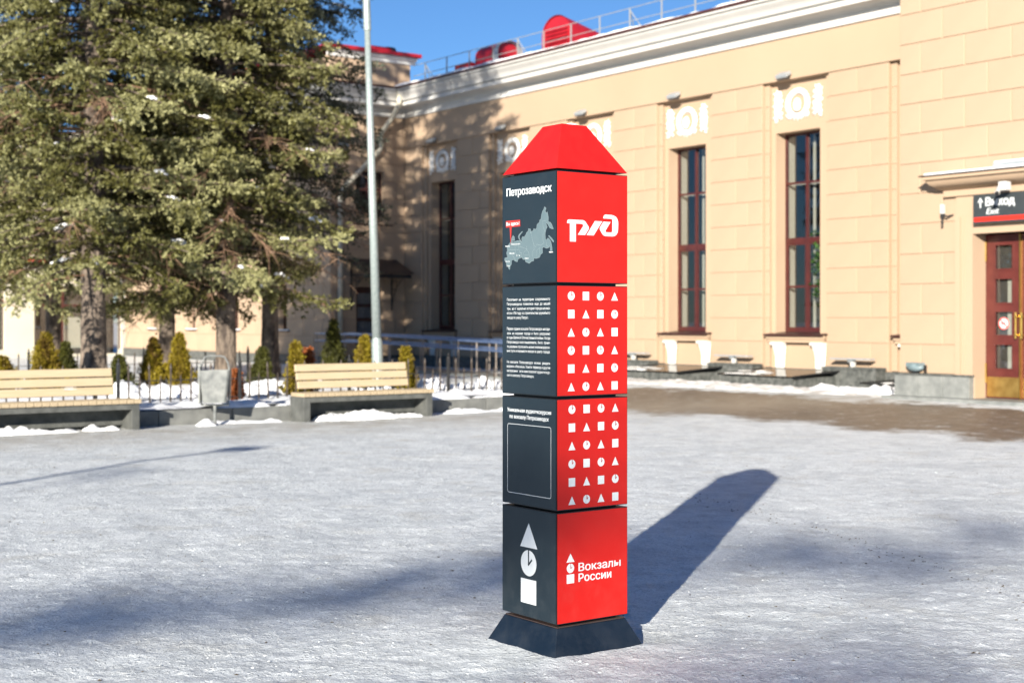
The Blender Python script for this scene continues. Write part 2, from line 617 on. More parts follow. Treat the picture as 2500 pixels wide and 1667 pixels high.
def ground_height(X, Y):
    near = np.clip(1.25 - np.hypot(X, Y) / 30.0, 0.0, 1.0)
    wx = X + 0.25 * vnoise(X * 1.3 + 5, Y * 1.3)
    z = 0.030 * vnoise(X * 0.35 + 31, Y * 0.35 + 7)
    z += 0.016 * vnoise(wx * 1.7 + 3, Y * 1.7 + 11) * near
    z += 0.008 * vnoise(wx * 5.1 + 17, Y * 5.1 + 23) * near
    a = vnoise(wx * 13.0 + 9, Y * 13.0 + 2)
    z += 0.007 * a * near
    b = vnoise(X * 31.0 + 1, Y * 31.0 + 8)
    e = vnoise(X * 19.0 + 41, Y * 24.0 + 3)
    z += (0.007 * b + 0.022 * np.clip(b - 0.24, 0, 1) * (a > -0.1) + 0.020 * np.clip(e - 0.32, 0, 1) - 0.020 * np.clip(-e - 0.34, 0, 1)) * near
    # drift pushed up around the pillar's foot
    lx = (X - PIL[0]) * math.cos(PTH) + (Y - PIL[1]) * math.sin(PTH)
    ly = -(X - PIL[0]) * math.sin(PTH) + (Y - PIL[1]) * math.cos(PTH)
    q = np.maximum(np.abs(lx), np.abs(ly)) - 0.25
    z *= 1 - 0.8 * np.exp(-np.clip(np.abs(q), 0, 9) / 0.10)
    z += (0.014 + 0.008 * vnoise(X * 9 + 2, Y * 9)) * np.exp(-np.clip(q, 0, 9) / 0.07) * (q > -0.3)
    return z


def graded(a, b, f0):
    out = [a]
    while out[-1] < b:
        out.append(out[-1] + f0(out[-1]))
    return out


ys = [-400, -150, -60, -25, -10, -3, 0, 1.5, 2.5] + graded(3.2, 26.0, lambda t: 0.0032 * t) + graded(26.6, 70, lambda t: 0.02 * t) + [90, 130, 200, 320, 500, 900]
xs_half = graded(5.5, 30, lambda t: 0.03 + 0.02 * (t - 5.5))
xs = [-900, -400, -200, -100, -60, -40] + [-t for t in xs_half[::-1]] + list(np.arange(-5.45, 5.46, 0.02)) + xs_half + [40, 60, 100, 200, 400, 900]
Xg, Yg = np.meshgrid(np.array(sorted(xs)), np.array(ys))
ground = inst('ground', grid_mesh('ground', Xg, Yg, ground_height(Xg, Yg), 'ground'))
ground['kind'] = 'structure'

# loose crumbs of snow and grit on the trodden square
crumb = MB()
grit_mb = MB()
rnd = random.Random(5)


def pebble(mb, x, y, z, r, rn):
    vv = []
    for dx, dy, dz in ((1, 0, 0), (-1, 0, 0), (0, 1, 0), (0, -1, 0), (0, 0, 1), (0, 0, -1)):
        k = r * rn.uniform(0.6, 1.3)
        vv.append((x + dx * k * 1.5, y + dy * k, z + dz * k * 0.6))
    mb.add(vv, [(0, 2, 4), (2, 1, 4), (1, 3, 4), (3, 0, 4), (2, 0, 5), (1, 2, 5), (3, 1, 5), (0, 3, 5)])


px_, py_ = [], []
for i in range(1300):
    y = 4.6 + 10 * rnd.random() ** 2.2
    px_.append(rnd.uniform(-0.40, 0.40) * y)
    py_.append(y)
pz_ = ground_height(np.array(px_), np.array(py_))
for i, (x, y, z) in enumerate(zip(px_, py_, pz_)):
    pebble(crumb, x, y, z + 0.002, rnd.choice([0.002, 0.0025, 0.003, 0.004, 0.005, 0.007]), rnd)
c_ob = crumb.build('snow_crumbs', 'ground')
c_ob['kind'] = 'stuff'
tag(c_ob, 'loose crumbs of snow scattered over the trodden square', 'snow')
gx, gy = [], []
for i in range(140):
    t = rnd.random()
    gx.append(1.45 + 2.35 * t + rnd.gauss(0, 0.07) - 0.9 * t * t)
    gy.append(12.3 - 5.4 * t + rnd.gauss(0, 0.12))
for i in range(260):
    y = 5.0 + 12 * rnd.random() ** 1.5
    gx.append(rnd.uniform(-0.38, 0.38) * y)
    gy.append(y)
gz = ground_height(np.array(gx), np.array(gy))
for x, y, z in zip(gx, gy, gz):
    pebble(grit_mb, x, y, z + 0.002, rnd.choice([0.003, 0.004, 0.005, 0.007]), rnd)
g_ob = grit_mb.build('grit', 'grit')
g_ob['kind'] = 'stuff'
tag(g_ob, 'brown grit strewn on the snow right of the pillar', 'grit')

# ---------------------------------------------------------------- ashlar pieces
_blk = {}


def block_mesh(w, h, t, m, ch=0.009, name='ashlar_block'):
    """block in the YZ plane, front at x=0 facing -X, centred on its front face"""
    key = (round(w, 3), round(h, 3), round(t, 3), m, ch)
    if key in _blk:
        return _blk[key]
    a, b = w / 2, h / 2
    vv = []
    for x, k in ((t, 0), (ch, 0), (0, ch)):
        vv += [(x, -a + k, -b + k), (x, a - k, -b + k), (x, a - k, b - k), (x, -a + k, b - k)]
    ff = [(8, 11, 10, 9)]
    for s_ in (0, 4):
        for i in range(4):
            ff.append((s_ + i, s_ + 4 + i, s_ + 4 + (i + 1) % 4, s_ + (i + 1) % 4))
    mb = MB()
    mb.add(vv, [q[::-1] for q in ff])
    me = mb.mesh(name, m)
    bm = bmesh.new()
    bm.from_mesh(me)
    bmesh.ops.recalc_face_normals(bm, faces=bm.faces)
    bm.to_mesh(me)
    bm.free()
    _blk[key] = me
    return me


def ashlar_row(parent, y0, y1, z0, z1, x, L, off, m='plaster', gap=0.017, axis='y', name='ashlar_block', holes=()):
    """one course of blocks from y0 to y1; axis 'x' lays it along local x on a face looking towards -y"""
    cuts = [y0]
    p = y0 + off
    while p < y1 - 0.25:
        if p > y0 + 0.25:
            cuts.append(p)
        p += L
    cuts.append(y1)
    for a, b in zip(cuts[:-1], cuts[1:]):
        w, h = b - a - gap, z1 - z0 - gap
        cy_, cz_ = (a + b) / 2, (z0 + z1) / 2
        me = block_mesh(round(w, 2), round(h, 3), 0.03, m)
        if axis == 'y':
            inst(name, me, parent, (x, cy_, cz_))
        else:
            inst(name, me, parent, (cy_, x, cz_), (0, 0, R(90)))


# ================================================================ station hall
hall = thing('station_hall', 'long cream station hall with tall maroon windows and white cornice behind the pillar', 'building', (F0[0], F0[1], 0), A)
COURSE0, CH = 0.99, 0.577
ZF = 7.335                                # bottom of the plain frieze
BAYS = [2.04 + 3.86 * k for k in range(-1, 5)]
BW = 2.105
S_END = 20.65
wall = MB()
pier_edges = []
prev = -3.2
for sR in BAYS:
    pier_edges.append((prev, sR))
    prev = sR + BW
pier_edges.append((prev, S_END))
for y0, y1 in pier_edges:
    wall.box(0.022, 0.88, y0 + 0.004, y1 - 0.004 if y1 < S_END else y1 + 0.018, 0.0, ZF)
for sR in BAYS:
    o0, o1 = sR + 0.42, sR + 1.83
    wall.box(0.20, 0.877, sR - 0.004, o0, 0.0, ZF)
    wall.box(0.20, 0.877, o1, sR + BW + 0.004, 0.0, ZF)
    wall.box(0.20, 0.874, o0, o1, 6.10, ZF)
    wall.box(0.20, 0.874, o0, o1, 0.0, 1.16)
    wall.box(0.118, 0.2, sR, sR + 0.15, 0.36, ZF)
    wall.box(0.118, 0.2, sR + BW - 0.15, sR + BW, 0.36, ZF)
wall.build('wall', 'plaster_smooth', hall)
MB().box(-0.03, 1.1, -3.2, S_END - 0.002, ZF, 8.40).build('frieze', 'plaster_smooth', hall)
# courses of the piers and the stepped jambs
for i in range(12):
    z0 = 0.355 if i == 0 else COURSE0 + CH * (i - 1)
    z1 = COURSE0 + CH * i if i < 11 else ZF - 0.004
    z1 = min(z1, ZF - 0.004)
    if z1 - z0 < 0.1:
        continue
    for k, (y0, y1) in enumerate(pier_edges):
        ashlar_row(hall, max(y0, -2.6), y1, z0, z1, 0.0, 1.2, 0.9 if i % 2 else 0.5)
    for sR in BAYS:
        for a, b in ((sR, sR + 0.15), (sR + BW - 0.15, sR + BW)):
            if a < -1.5:
                continue
            me = block_mesh(0.15, round(z1 - z0 - 0.017, 3), 0.03, 'plaster')
            inst('jamb_stone', me, hall, (0.10, (a + b) / 2, (z0 + z1) / 2))
# plinth
pl = MB().box(-0.08, 0.3, -3.2, S_END - 0.002, 0.0, 0.35)
pl.build('plinth', 'granite', hall)
# cornice: profile (x,z), x negative = out from the wall
CPROF = [(0.0, 8.355), (-0.09, 8.355), (-0.09, 8.49), (-0.06, 8.52), (-0.06, 8.60), (-0.14, 8.655), (-0.50, 8.675), (-0.50, 8.79), (-0.45, 8.80), (-0.45, 8.825), (-0.55, 8.84),
         (-0.585, 8.92), (-0.64, 8.99), (-0.71, 9.04), (-0.745, 9.09), (-0.75, 9.105), (-0.69, 9.11), (-0.69, 9.135), (-0.79, 9.14), (-0.79, 9.20), (0.0, 9.22)]
MB().prism(CPROF, (0, -3.2, 0), (0, S_END - 0.003, 0), (1, 0, 0), (0, 0, 1)).build('cornice', 'cornice_paint', hall, smooth='auto')
MB().prism([(-0.83, 9.20), (-0.83, 9.265), (-0.60, 9.275), (-0.60, 9.223), (-0.78, 9.203)], (0, -3.2, 0), (0, S_END - 0.8, 0), (1, 0, 0), (0, 0, 1)).build('gutter', 'gutter_brown', hall)
MB().box(-0.58, 9.0, -3.2, S_END, 9.23, 9.29).build('roof', 'red_roof', hall)
# interior shell
inn = MB()
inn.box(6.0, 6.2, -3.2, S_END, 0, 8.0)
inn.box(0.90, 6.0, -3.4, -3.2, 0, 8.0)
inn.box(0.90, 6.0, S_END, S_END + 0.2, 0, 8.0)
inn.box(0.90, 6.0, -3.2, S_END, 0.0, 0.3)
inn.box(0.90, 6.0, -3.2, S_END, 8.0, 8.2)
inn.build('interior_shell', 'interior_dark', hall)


def relief(parent, yc, zc, x, seed):
    r = bpy.data.objects.new('relief', None)
    COL.objects.link(r)
    r.parent = parent
    r.location = (x, yc, zc)
    rn = random.Random(seed)
    def leaf(mb, y, z, ang, L_, W_, hgt=0.06):
        dy, dz = math.cos(ang), math.sin(ang)
        P2 = lambda a, b, x_: (x_, y + dy * a - dz * b, z + dz * a + dy * b)
        mb.add([P2(-L_ / 2, 0, 0.0), P2(-0.08 * L_, W_ / 2, -0.012), P2(L_ / 2, 0, -0.02), P2(-0.08 * L_, -W_ / 2, -0.012), P2(-0.05 * L_, 0, -hgt),
                P2(0.22 * L_, W_ * 0.42, -0.008), P2(0.22 * L_, -W_ * 0.42, -0.008)],
               [(0, 4, 1), (1, 4, 5), (5, 4, 2), (2, 4, 6), (6, 4, 3), (3, 4, 0)])

    # oval wreath of two rows of lapping leaves
    w = MB()
    n = 22
    for k in range(n):
        t = 2 * math.pi * k / n + 0.1
        tang = t + (math.pi / 2 if math.cos(t) > 0 else -math.pi / 2)
        for rr_w, da in ((0.255, 0.35), (0.305, -0.35)):
            leaf(w, rr_w * math.cos(t), rr_w * 1.05 * math.sin(t), tang + da * (1 if math.cos(t) > 0 else -1), 0.16, 0.10, 0.075)
    w.tube([(-0.02, 0.28 * math.cos(2 * math.pi * k / 24), 0.294 * math.sin(2 * math.pi * k / 24)) for k in range(25)], 0.04, 6)
    w.build('wreath', 'white_paint', r)
    c = MB()
    c.blob((-0.035, 0.0, -0.03), 0.06, 0.115, 0.15, seed, 0.1, 8, 6)
    for k in range(5):
        leaf(c, 0.13 * (k - 2), -0.30 + 0.01 * abs(k - 2), math.pi / 2 + 0.5 * (2 - k), 0.20, 0.10)
    c.build('medallion', 'white_paint', r)
    for sg in (-1, 1):
        lf = MB()
        stem_pts = [(0.57, -0.27), (0.55, -0.14), (0.57, 0.0), (0.55, 0.13), (0.57, 0.25)]
        lf.tube([(-0.02, sg * a, b) for a, b in stem_pts], 0.035, 6)
        for a, b in stem_pts:
            for da in (0.3, 1.2, 2.2, -0.8, 3.4):
                aa = da + rn.uniform(-0.25, 0.25)
                leaf(lf, sg * (a + 0.085 * math.cos(aa)), b + 0.075 * math.sin(aa), aa if sg > 0 else math.pi - aa, rn.uniform(0.11, 0.17), rn.uniform(0.07, 0.11))
        lf.build('leaf_spray', 'white_paint', r)
    return r


def console(parent, yc, zt, zb_, x):
    """scrolled bracket, wider at the top, with three flutes"""
    hh = zt - zb_
    prof = [(0.0, 0.0), (-0.02, 0.0), (-0.035, 0.18), (-0.03, 0.38), (-0.055, 0.62), (-0.10, 0.82), (-0.135, 0.92), (-0.14, 1.0), (0.0, 1.0)]
    mb = MB()
    vv = []
    n = len(prof)
    for sgn in (-1, 1):
        for a, b in prof:
            wy = 0.125 + 0.055 * max(0.0, b - 0.45) / 0.55 + (0.015 if b < 0.1 else 0)
            vv.append((x + a, yc + sgn * wy, zb_ + b * hh))
    ff = [tuple(range(n)), tuple(range(n, 2 * n))[::-1]]
    ff += [(i, n + i, n + (i + 1) % n, (i + 1) % n) for i in range(n)]
    mb.add(vv, ff)
    for k in (-0.07, 0.0, 0.07):
        mb.tube([(x + a - 0.004, yc + k * (0.8 + 0.35 * b), zb_ + b * hh) for a, b in prof[1:-2]], 0.021, 6)
    mb.box(x - 0.16, x, yc - 0.20, yc + 0.20, zt - 0.05, zt + 0.002)
    return mb.build('console', 'white_paint', parent)


def tall_window(parent, o0, o1, z0, z1, x, frame_m='maroon', trans=(2.34, 3.47, 4.88), thick=3.47):
    w = bpy.data.objects.new('window', None)
    COL.objects.link(w)
    w.parent = parent
    w.location = (x, 0, 0)
    yc = (o0 + o1) / 2
    fr = MB()
    t = 0.05
    fr.box(0, 0.08, o0, o0 + t, z0, z1)
    fr.box(0, 0.08, o1 - t, o1, z0, z1)
    fr.box(0.001, 0.079, o0 + t, o1 - t, z1 - t, z1)
    fr.box(0.001, 0.079, o0 + t, o1 - t, z0, z0 + 0.10)
    fr.build('frame', frame_m, w, bevel=0.006)
    MB().box(-0.012, 0.075, yc - 0.032, yc + 0.032, z0 + 0.1, z1 - t).build('mullion', frame_m, w, bevel=0.006)
    for zt in trans:
        hh = 0.065 if abs(zt - thick) < 0.01 else 0.026
        MB().box(-0.006 if hh > 0.05 else 0.004, 0.07, o0 + t, o1 - t, zt - hh, zt + hh).build('transom', frame_m, w)
    # sash frames below the thick transom
    sa = MB()
    for a, b in ((o0 + t, yc - 0.032), (yc + 0.032, o1 - t)):
        sa.box(0.008, 0.062, a, a + 0.035, z0 + 0.1, thick - 0.066)
        sa.box(0.008, 0.062, b - 0.035, b, z0 + 0.1, thick - 0.066)
        sa.box(0.009, 0.061, a + 0.035, b - 0.035, z0 + 0.1, z0 + 0.145)
        sa.box(0.009, 0.061, a + 0.035, b - 0.035, thick - 0.11, thick - 0.066)
    sa.build('sash', frame_m, w)
    zs = [z0 + 0.05] + list(trans) + [z1 - 0.03]
    for a, b in ((o0 + 0.03, yc), (yc, o1 - 0.03)):
        for p, q in zip(zs[:-1], zs[1:]):
            MB().box(0.032, 0.038, a + 0.002, b - 0.002, p, q - 0.002).build('pane', 'glass', w)
    # inner secondary casement, painted white
    iw = MB()
    iw.box(0.26, 0.30, yc - 0.03, yc + 0.03, z0, z1)
    for zt in trans:
        iw.box(0.27, 0.29, o0, o1, zt - 0.02, zt + 0.02)
    iw.build('inner_casement', 'interior_cream', w)
    MB().box(0.082, 0.34, o1 - 0.012, o1 - 0.002, z0, z1 - 0.01).build('jamb_lining', 'interior_cream', w)
    return w


for k, sR in enumerate(BAYS):
    o0, o1 = sR + 0.42, sR + 1.83
    if k > 0:
        tall_window(hall, o0, o1, 1.20, 6.10, 0.53)
    si = MB()
    si.prism([(-0.10, 1.155), (-0.10, 1.178), (0.53, 1.235), (0.53, 1.162)], (0, sR + 0.10, 0), (0, sR + BW - 0.12, 0), (1, 0, 0), (0, 0, 1))
    si.box(-0.10, -0.088, sR + 0.10, sR + BW - 0.12, 1.135, 1.1545)
    si.build('sill', 'maroon_dark', hall)
    ap = MB()
    ap.box(0.02, 0.1, sR + 0.16, sR + BW - 0.16, 0.98, 1.153)
    ap.box(-0.02, 0.06, sR + 0.12, sR + BW - 0.14, 1.06, 1.151)
    ap.build('sill_apron', 'plaster_smooth', hall)
    console(hall, sR + 0.36, 0.975, 0.36, 0.14)
    console(hall, sR + BW - 0.47, 0.975, 0.36, 0.14)
    rl = relief(hall, sR + 1.115, 6.755, 0.19, 100 + 30 * k)
    rl.scale = (1, 1.12, 1.05)

# snow lying on the hall roof edge
nS = 260
sv = np.linspace(-3.2, S_END - 0.6, nS)
prof = [(-0.80, 0.0), (-0.80, 0.03), (-0.74, 0.075), (-0.6, 0.12), (-0.2, 0.16), (0.6, 0.22), (3.0, 0.30), (8.8, 0.32)]
Xs = np.array([[p[0] + 0.05 * float(vnoise(np.array([s_ * 2.1]), np.array([3.0]))[0]) * (p[0] < -0.5) for p in prof] for s_ in sv])
Zs = np.array([[9.268 + p[1] * (0.85 + 0.9 * float(vnoise(np.array([s_ * 1.3]), np.array([9.0]))[0]) + 0.5 * float(vnoise(np.array([s_ * 4.3]), np.array([2.0]))[0])) for p in prof] for s_ in sv])
Ys = np.array([[s_] * len(prof) for s_ in sv])
sn = inst('roof_snow', grid_mesh('roof_snow', Xs, Ys, Zs, 'snow'), hall)
sn['label'] = 'thick snow along the hall roof edge'

# ---------------------------------------------------------------- side wing (left of the inner corner)
wing = thing('side_wing', 'shaded cream wing with canopied side door behind the lamp post', 'building', (F0[0], F0[1], 0), A)
WX = -2.85                                 # outer face (x) of the wing's long wall
w = MB()
DZ0, DZ1 = 0.28, 2.63
wy = S_END + 0.022
# face towards the square (normal -y) with door and window openings, x from WX to 0
dx0, dx1 = -1.87, -0.88
wx0, wx1 = -1.89, -0.82
w.box(WX + 0.022, dx0, wy, wy + 0.5, 0, 4.75)
w.box(dx1, 1.3, wy, wy + 0.5, 0, 4.75)
w.box(dx0, dx1, wy, wy + 0.5, 2.63, 4.75)
w.box(dx0, dx1, wy, wy + 0.5, 0.0, DZ0)
w.box(WX + 0.022, wx0, wy, wy + 0.5, 4.75, 6.50)
w.box(wx1, 1.3, wy, wy + 0.5, 4.75, 6.50)
w.box(WX + 0.022, 1.3, wy, wy + 0.5, 6.50, 9.25)
# long wall (normal -x) from the outer corner away
lw = [(23.75, 24.35), (27.55, 28.15), (31.35, 31.95), (35.2, 35.8)]
edge = S_END + 0.524
for a, b in lw:
    w.box(WX + 0.022, WX + 0.6, edge, a, 0, 9.25)
    w.box(WX + 0.022, WX + 0.6, a, b, 0, 1.16)
    w.box(WX + 0.022, WX + 0.6, a, b, 3.0, 9.25)
    edge = b
w.box(WX + 0.022, WX + 0.6, edge, 38.6, 0, 9.25)
w.box(WX + 0.8, WX + 0.9, S_END + 0.6, 38.6, 0, 9.2)
w.build('wall', 'plaster_smooth', wing)
MB().box(WX - 0.05, 0.0, S_END - 0.05, S_END + 0.02, 0, 0.33).box(WX - 0.05, WX + 0.02, S_END + 0.021, 38.6, 0, 0.33).build('plinth', 'granite', wing)
for i in range(12):
    z0 = 0.335 if i == 0 else COURSE0 + CH * (i - 1)
    z1 = min(COURSE0 + CH * i, ZF)
    if z1 - z0 < 0.1:
        continue
    segs = [(WX, -0.003)]
    if z1 <= 2.75:
        segs = [(WX, dx0), (dx1, -0.003)]
    elif z0 > 4.5 and z1 < 6.85:
        segs = [(WX, wx0), (wx1, -0.003)]
    for a, b in segs:
        ashlar_row(wing, a, b, z0, z1, S_END, 1.05, 0.5 if i % 2 else 1.0, axis='x')
    edge = S_END + 0.03
    rows = []
    if z0 > 0.9 and z1 < 3.2:
        for a, b in lw:
            rows.append((edge, a))
            edge = b
    rows.append((edge, 38.5))
    for a, b in rows:
        ashlar_row(wing, a, b, z0, z1, WX, 1.35, 0.5 if i % 2 else 1.1)
fz = MB().box(WX - 0.03, -0.034, S_END - 0.03, S_END + 0.5, ZF, 8.40)
fz.box(WX - 0.031, WX + 0.5, S_END + 0.501, 38.6, ZF, 8.40)
fz.build('frieze', 'plaster_smooth', wing)
# cornice of the wing: mitred round the outer corner
pc = MB()
n = len(CPROF)
vv = []
for (ex, ey) in ((0, 0), (1, 0), (2, 0)):
    for a, b in CPROF:
        if ex == 0:
            vv.append((0.0 - 0.0 + min(0.0, 0.0), S_END + a, b))
        elif ex == 1:
            vv.append((WX + a, S_END + a, b))
        else:
            vv.append((WX + a, 38.6, b))
ff = []
for sct in range(2):
    for i in range(n - 1):
        ff.append((sct * n + i, (sct + 1) * n + i, (sct + 1) * n + i + 1, sct * n + i + 1))
pc.add(vv, ff)
pc.build('cornice', 'cornice_paint', wing, smooth='auto')
MB().box(WX - 0.82, 0.0, S_END - 0.82, S_END - 0.6, 9.2, 9.265).box(WX - 0.82, WX - 0.6, S_END - 0.6, 38.6, 9.2, 9.265).build('gutter', 'gutter_brown', wing)
MB().box(WX - 0.6, 3.0, S_END - 0.6, 38.6, 9.205, 9.262).build('lower_roof', 'snow', wing)
at = MB()
at.box(-2.75, 0.30, S_END + 0.10, 38.6, 9.263, 10.30)
at.build('attic_wall', 'plaster_smooth', wing)
MB().prism([(0.0, 10.22), (-0.06, 10.22), (-0.10, 10.32), (-0.20, 10.36), (-0.20, 10.44), (0, 10.44)], (-2.95, S_END + 0.10, 0), (0.46, S_END + 0.10, 0), (0, 1, 0), (0, 0, 1)).build('attic_cornice', 'white_paint', wing)
MB().box(-3.1, 0.55, S_END - 0.25, 38.6, 10.445, 10.56).build('roof', 'red_roof', wing)
# wing window, sill, door
wn_ = bpy.data.objects.new('window', None)
COL.objects.link(wn_)
wn_.parent = wing
fr = MB()
yw = S_END + 0.16
fr.box(wx0, wx0 + 0.07, yw, yw + 0.07, 4.78, 6.48).box(wx1 - 0.07, wx1, yw, yw + 0.07, 4.78, 6.48)
fr.box(wx0 + 0.07, wx1 - 0.07, yw, yw + 0.07, 4.78, 4.86).box(wx0 + 0.07, wx1 - 0.07, yw, yw + 0.07, 6.41, 6.48)
fr.box((wx0 + wx1) / 2 - 0.04, (wx0 + wx1) / 2 + 0.04, yw - 0.01, yw + 0.06, 4.86, 6.41).box(wx0 + 0.07, wx1 - 0.07, yw + 0.002, yw + 0.058, 5.86, 5.94)
fr.build('frame', 'maroon_dark', wn_)
for a, b in ((wx0 + 0.05, (wx0 + wx1) / 2), ((wx0 + wx1) / 2, wx1 - 0.05)):
    for p, q in ((4.84, 5.9), (5.9, 6.43)):
        MB().box(a + 0.002, b - 0.002, yw + 0.03, yw + 0.036, p, q - 0.002).build('pane', 'glass', wn_)
MB().box(wx0 - 0.12, wx1 + 0.34, S_END - 0.07, S_END + 0.15, 4.69, 4.73).build('sill', 'maroon_dark', wing)
MB().box(wx0 - 0.1, wx1 + 0.3, S_END - 0.04, S_END + 0.019, 4.60, 4.688).build('sill_apron', 'plaster_smooth', wing)
MB().box(WX + 0.85, 1.3, S_END + 2.5, S_END + 2.6, 0, 9.2).box(1.2, 1.3, S_END + 0.53, S_END + 2.5, 0, 9.2).box(WX + 0.85, 1.2, S_END + 0.53, S_END + 2.5, 9.1, 9.2).build('interior_shell', 'interior_dark', wing)
dr = bpy.data.objects.new('door', None)
COL.objects.link(dr)
dr.parent = wing
yd = S_END + 0.12
dm = MB()
dm.box(dx0, dx0 + 0.10, yd, yd + 0.06, DZ0, DZ1).box(dx1 - 0.10, dx1, yd, yd + 0.06, DZ0, DZ1)
zz = [0.28, 0.95, 1.32, 1.42, 1.80, 1.92, 2.30, 2.40, 2.63]
dz = [(0.28, 0.62), (0.98, 1.12), (1.48, 1.60), (1.96, 2.06), (2.42, 2.63)]
for a, b in dz:
    dm.box(dx0 + 0.10, dx1 - 0.10, yd, yd + 0.06, a, b)
dm.build('leaf', 'maroon_dark', dr)
for a, b in ((0.62, 0.98), (1.12, 1.48), (1.60, 1.96), (2.06, 2.42)):
    MB().box(dx0 + 0.10, dx1 - 0.10, yd + 0.02, yd + 0.026, a, b).build('pane', 'glass', dr)
    MB().box(dx0 + 0.10, dx1 - 0.10, yd + 0.08, yd + 0.09, a, b).build('blind', 'interior_blind', dr)
MB().tube([(dx1 - 0.06, yd - 0.04, 1.15), (dx1 - 0.06, yd - 0.04, 1.4)], 0.012).build('handle', 'brass_worn', dr)
# windows of the long wall
for a, b in lw:
    wv = bpy.data.objects.new('window', None)
    COL.objects.link(wv)
    wv.parent = wing
    xw = WX + 0.2
    f2 = MB()
    f2.box(xw, xw + 0.07, a, a + 0.06, 1.16, 3.0).box(xw, xw + 0.07, b - 0.06, b, 1.16, 3.0)
    f2.box(xw, xw + 0.07, a + 0.06, b - 0.06, 1.16, 1.24).box(xw, xw + 0.07, a + 0.06, b - 0.06, 2.93, 3.0)
    f2.build('frame', 'maroon_dark', wv)
    MB().box(xw + 0.03, xw + 0.036, a + 0.05, b - 0.05, 1.2, 2.96).build('pane', 'glass', wv)
    MB().box(xw + 0.12, xw + 0.14, a + 0.01, a + 0.4, 1.17, 2.99).build('curtain', 'interior_cream', wv)
    sl = MB().box(WX - 0.08, WX + 0.19, a - 0.22, b + 0.15, 1.12, 1.155)
    sl.build('sill', 'maroon_dark', wing)
    MB().box(WX - 0.075, WX + 0.18, a - 0.2, b + 0.13, 1.157, 1.20).build('sill_snow', 'snow', wing, bevel=0.015)

# canopy over the side door
can = thing('door_canopy', 'dark brown metal canopy on scrolled brackets over the wing door', 'canopy', (F0[0], F0[1], 0), A)
cv = MB()
yb, yf = S_END - 0.012, S_END - 1.12
cv.add([(-2.26, yb, 3.56), (-0.33, yb, 3.56), (-0.33, yf, 3.08), (-2.26, yf, 3.08), (-2.26, yb, 3.53), (-0.33, yb, 3.53), (-0.33, yf, 3.05), (-2.26, yf, 3.05)],
       [(0, 1, 2, 3)[::-1], (4, 5, 6, 7), (0, 4, 5, 1)[::-1], (1, 5, 6, 2)[::-1], (2, 6, 7, 3)[::-1], (3, 7, 4, 0)[::-1]])
cv.build('roof_sheet', 'canopy_brown', can)
fasc = MB()
fasc.box(-2.2, -0.4, yf + 0.04, yf + 0.06, 2.90, 3.035)
for k in range(9):
    fasc.tube([(-2.1 + 0.2 * k, yf + 0.035, 2.92), (-2.02 + 0.2 * k, yf + 0.035, 2.97), (-2.1 + 0.2 * k, yf + 0.035, 3.03)], 0.009, 5)
fasc.build('fascia', 'iron_black', can)
for bx_ in (-2.09, -0.52):
    br = MB()
    br.box(bx_ - 0.02, bx_ + 0.02, yb - 0.03, yb, 1.85, 3.45)
    br.box(bx_ - 0.015, bx_ + 0.015, yf + 0.08, yb - 0.03, 2.98, 3.02)
    br.tube([(bx_, yb - 0.04, 1.92), (bx_, yb - 0.10, 2.25), (bx_, yb - 0.32, 2.62), (bx_, yb - 0.72, 2.9), (bx_, yf + 0.1, 2.99)], 0.014, 6)
    br.tube([(bx_, yb - 0.03 - 0.16 * (1 - math.cos(t)), 2.70 + 0.16 * math.sin(t)) for t in [i * 0.5 for i in range(12)]], 0.011, 5)
    br.tube([(bx_, yb - 0.34 - 0.1 * (1 - math.cos(t)), 2.86 + 0.09 * math.sin(t)) for t in [i * 0.5 for i in range(12)]], 0.010, 5)
    br.build('bracket', 'iron_black', can)

# drainpipe at the inner corner
dp = thing('drainpipe', 'cream drainpipe bending down the inner corner of the wing', 'pipe', (F0[0], F0[1], 0), A)
MB().lathe([(0.05, -0.30), (0.075, -0.28), (0.075, -0.12), (0.14, 0.0), (0.15, 0.10), (0.13, 0.10)], (-0.66, S_END - 0.72, 9.16), 14).build('funnel', 'plaster_pale', dp, smooth='auto')
MB().tube([(-0.66, S_END - 0.72, 8.92), (-0.64, S_END - 0.70, 8.72), (-0.74, S_END - 0.5, 8.35), (-0.93, S_END - 0.2, 7.92), (-0.99, S_END - 0.12, 7.76), (-1.0, S_END - 0.11, 7.55), (-1.0, S_END - 0.11, 7.32), (-1.06, S_END - 0.11, 7.18), (-2.2, S_END - 0.11, 6.08), (-2.45, S_END - 0.11, 5.85), (-2.55, S_END - 0.11, 5.6), (-2.55, S_END - 0.11, 0.5)], 0.085, 12).build('pipe', 'plaster_pale', dp, smooth=True)
for zc_ in (5.2, 3.6, 2.0):
    MB().box(-2.64, -2.46, S_END - 0.19, S_END, zc_, zc_ + 0.04).build('clamp', 'plaster_smooth', dp)

# ---------------------------------------------------------------- roof furniture
rr_ = thing('roof_railing', 'thin grey metal safety railing along the snowy hall roof', 'railing', (F0[0], F0[1], 0), A)
ps = [19.2 - 1.28 * k for k in range(18)]
pme = MB().box(-0.015, 0.015, -0.015, 0.015, 9.3, 10.05).mesh('post', 'rail_grey')
for k, s_ in enumerate(ps):
    inst('post', pme, rr_, (-0.1, s_, 0))
    if k % 4 == 0:
        MB().tube([(-0.1, s_, 10.0), (0.45, s_ + 0.35, 9.35)], 0.013, 6).tube([(-0.1, s_, 10.0), (0.1, s_ - 0.4, 9.35)], 0.013, 6).build('brace', 'rail_grey', rr_)
for z in (10.045, 9.69):
    MB().tube([(-0.1, 19.9, z), (-0.1, -3.0, z)], 0.012, 6).build('rail', 'rail_grey', rr_)


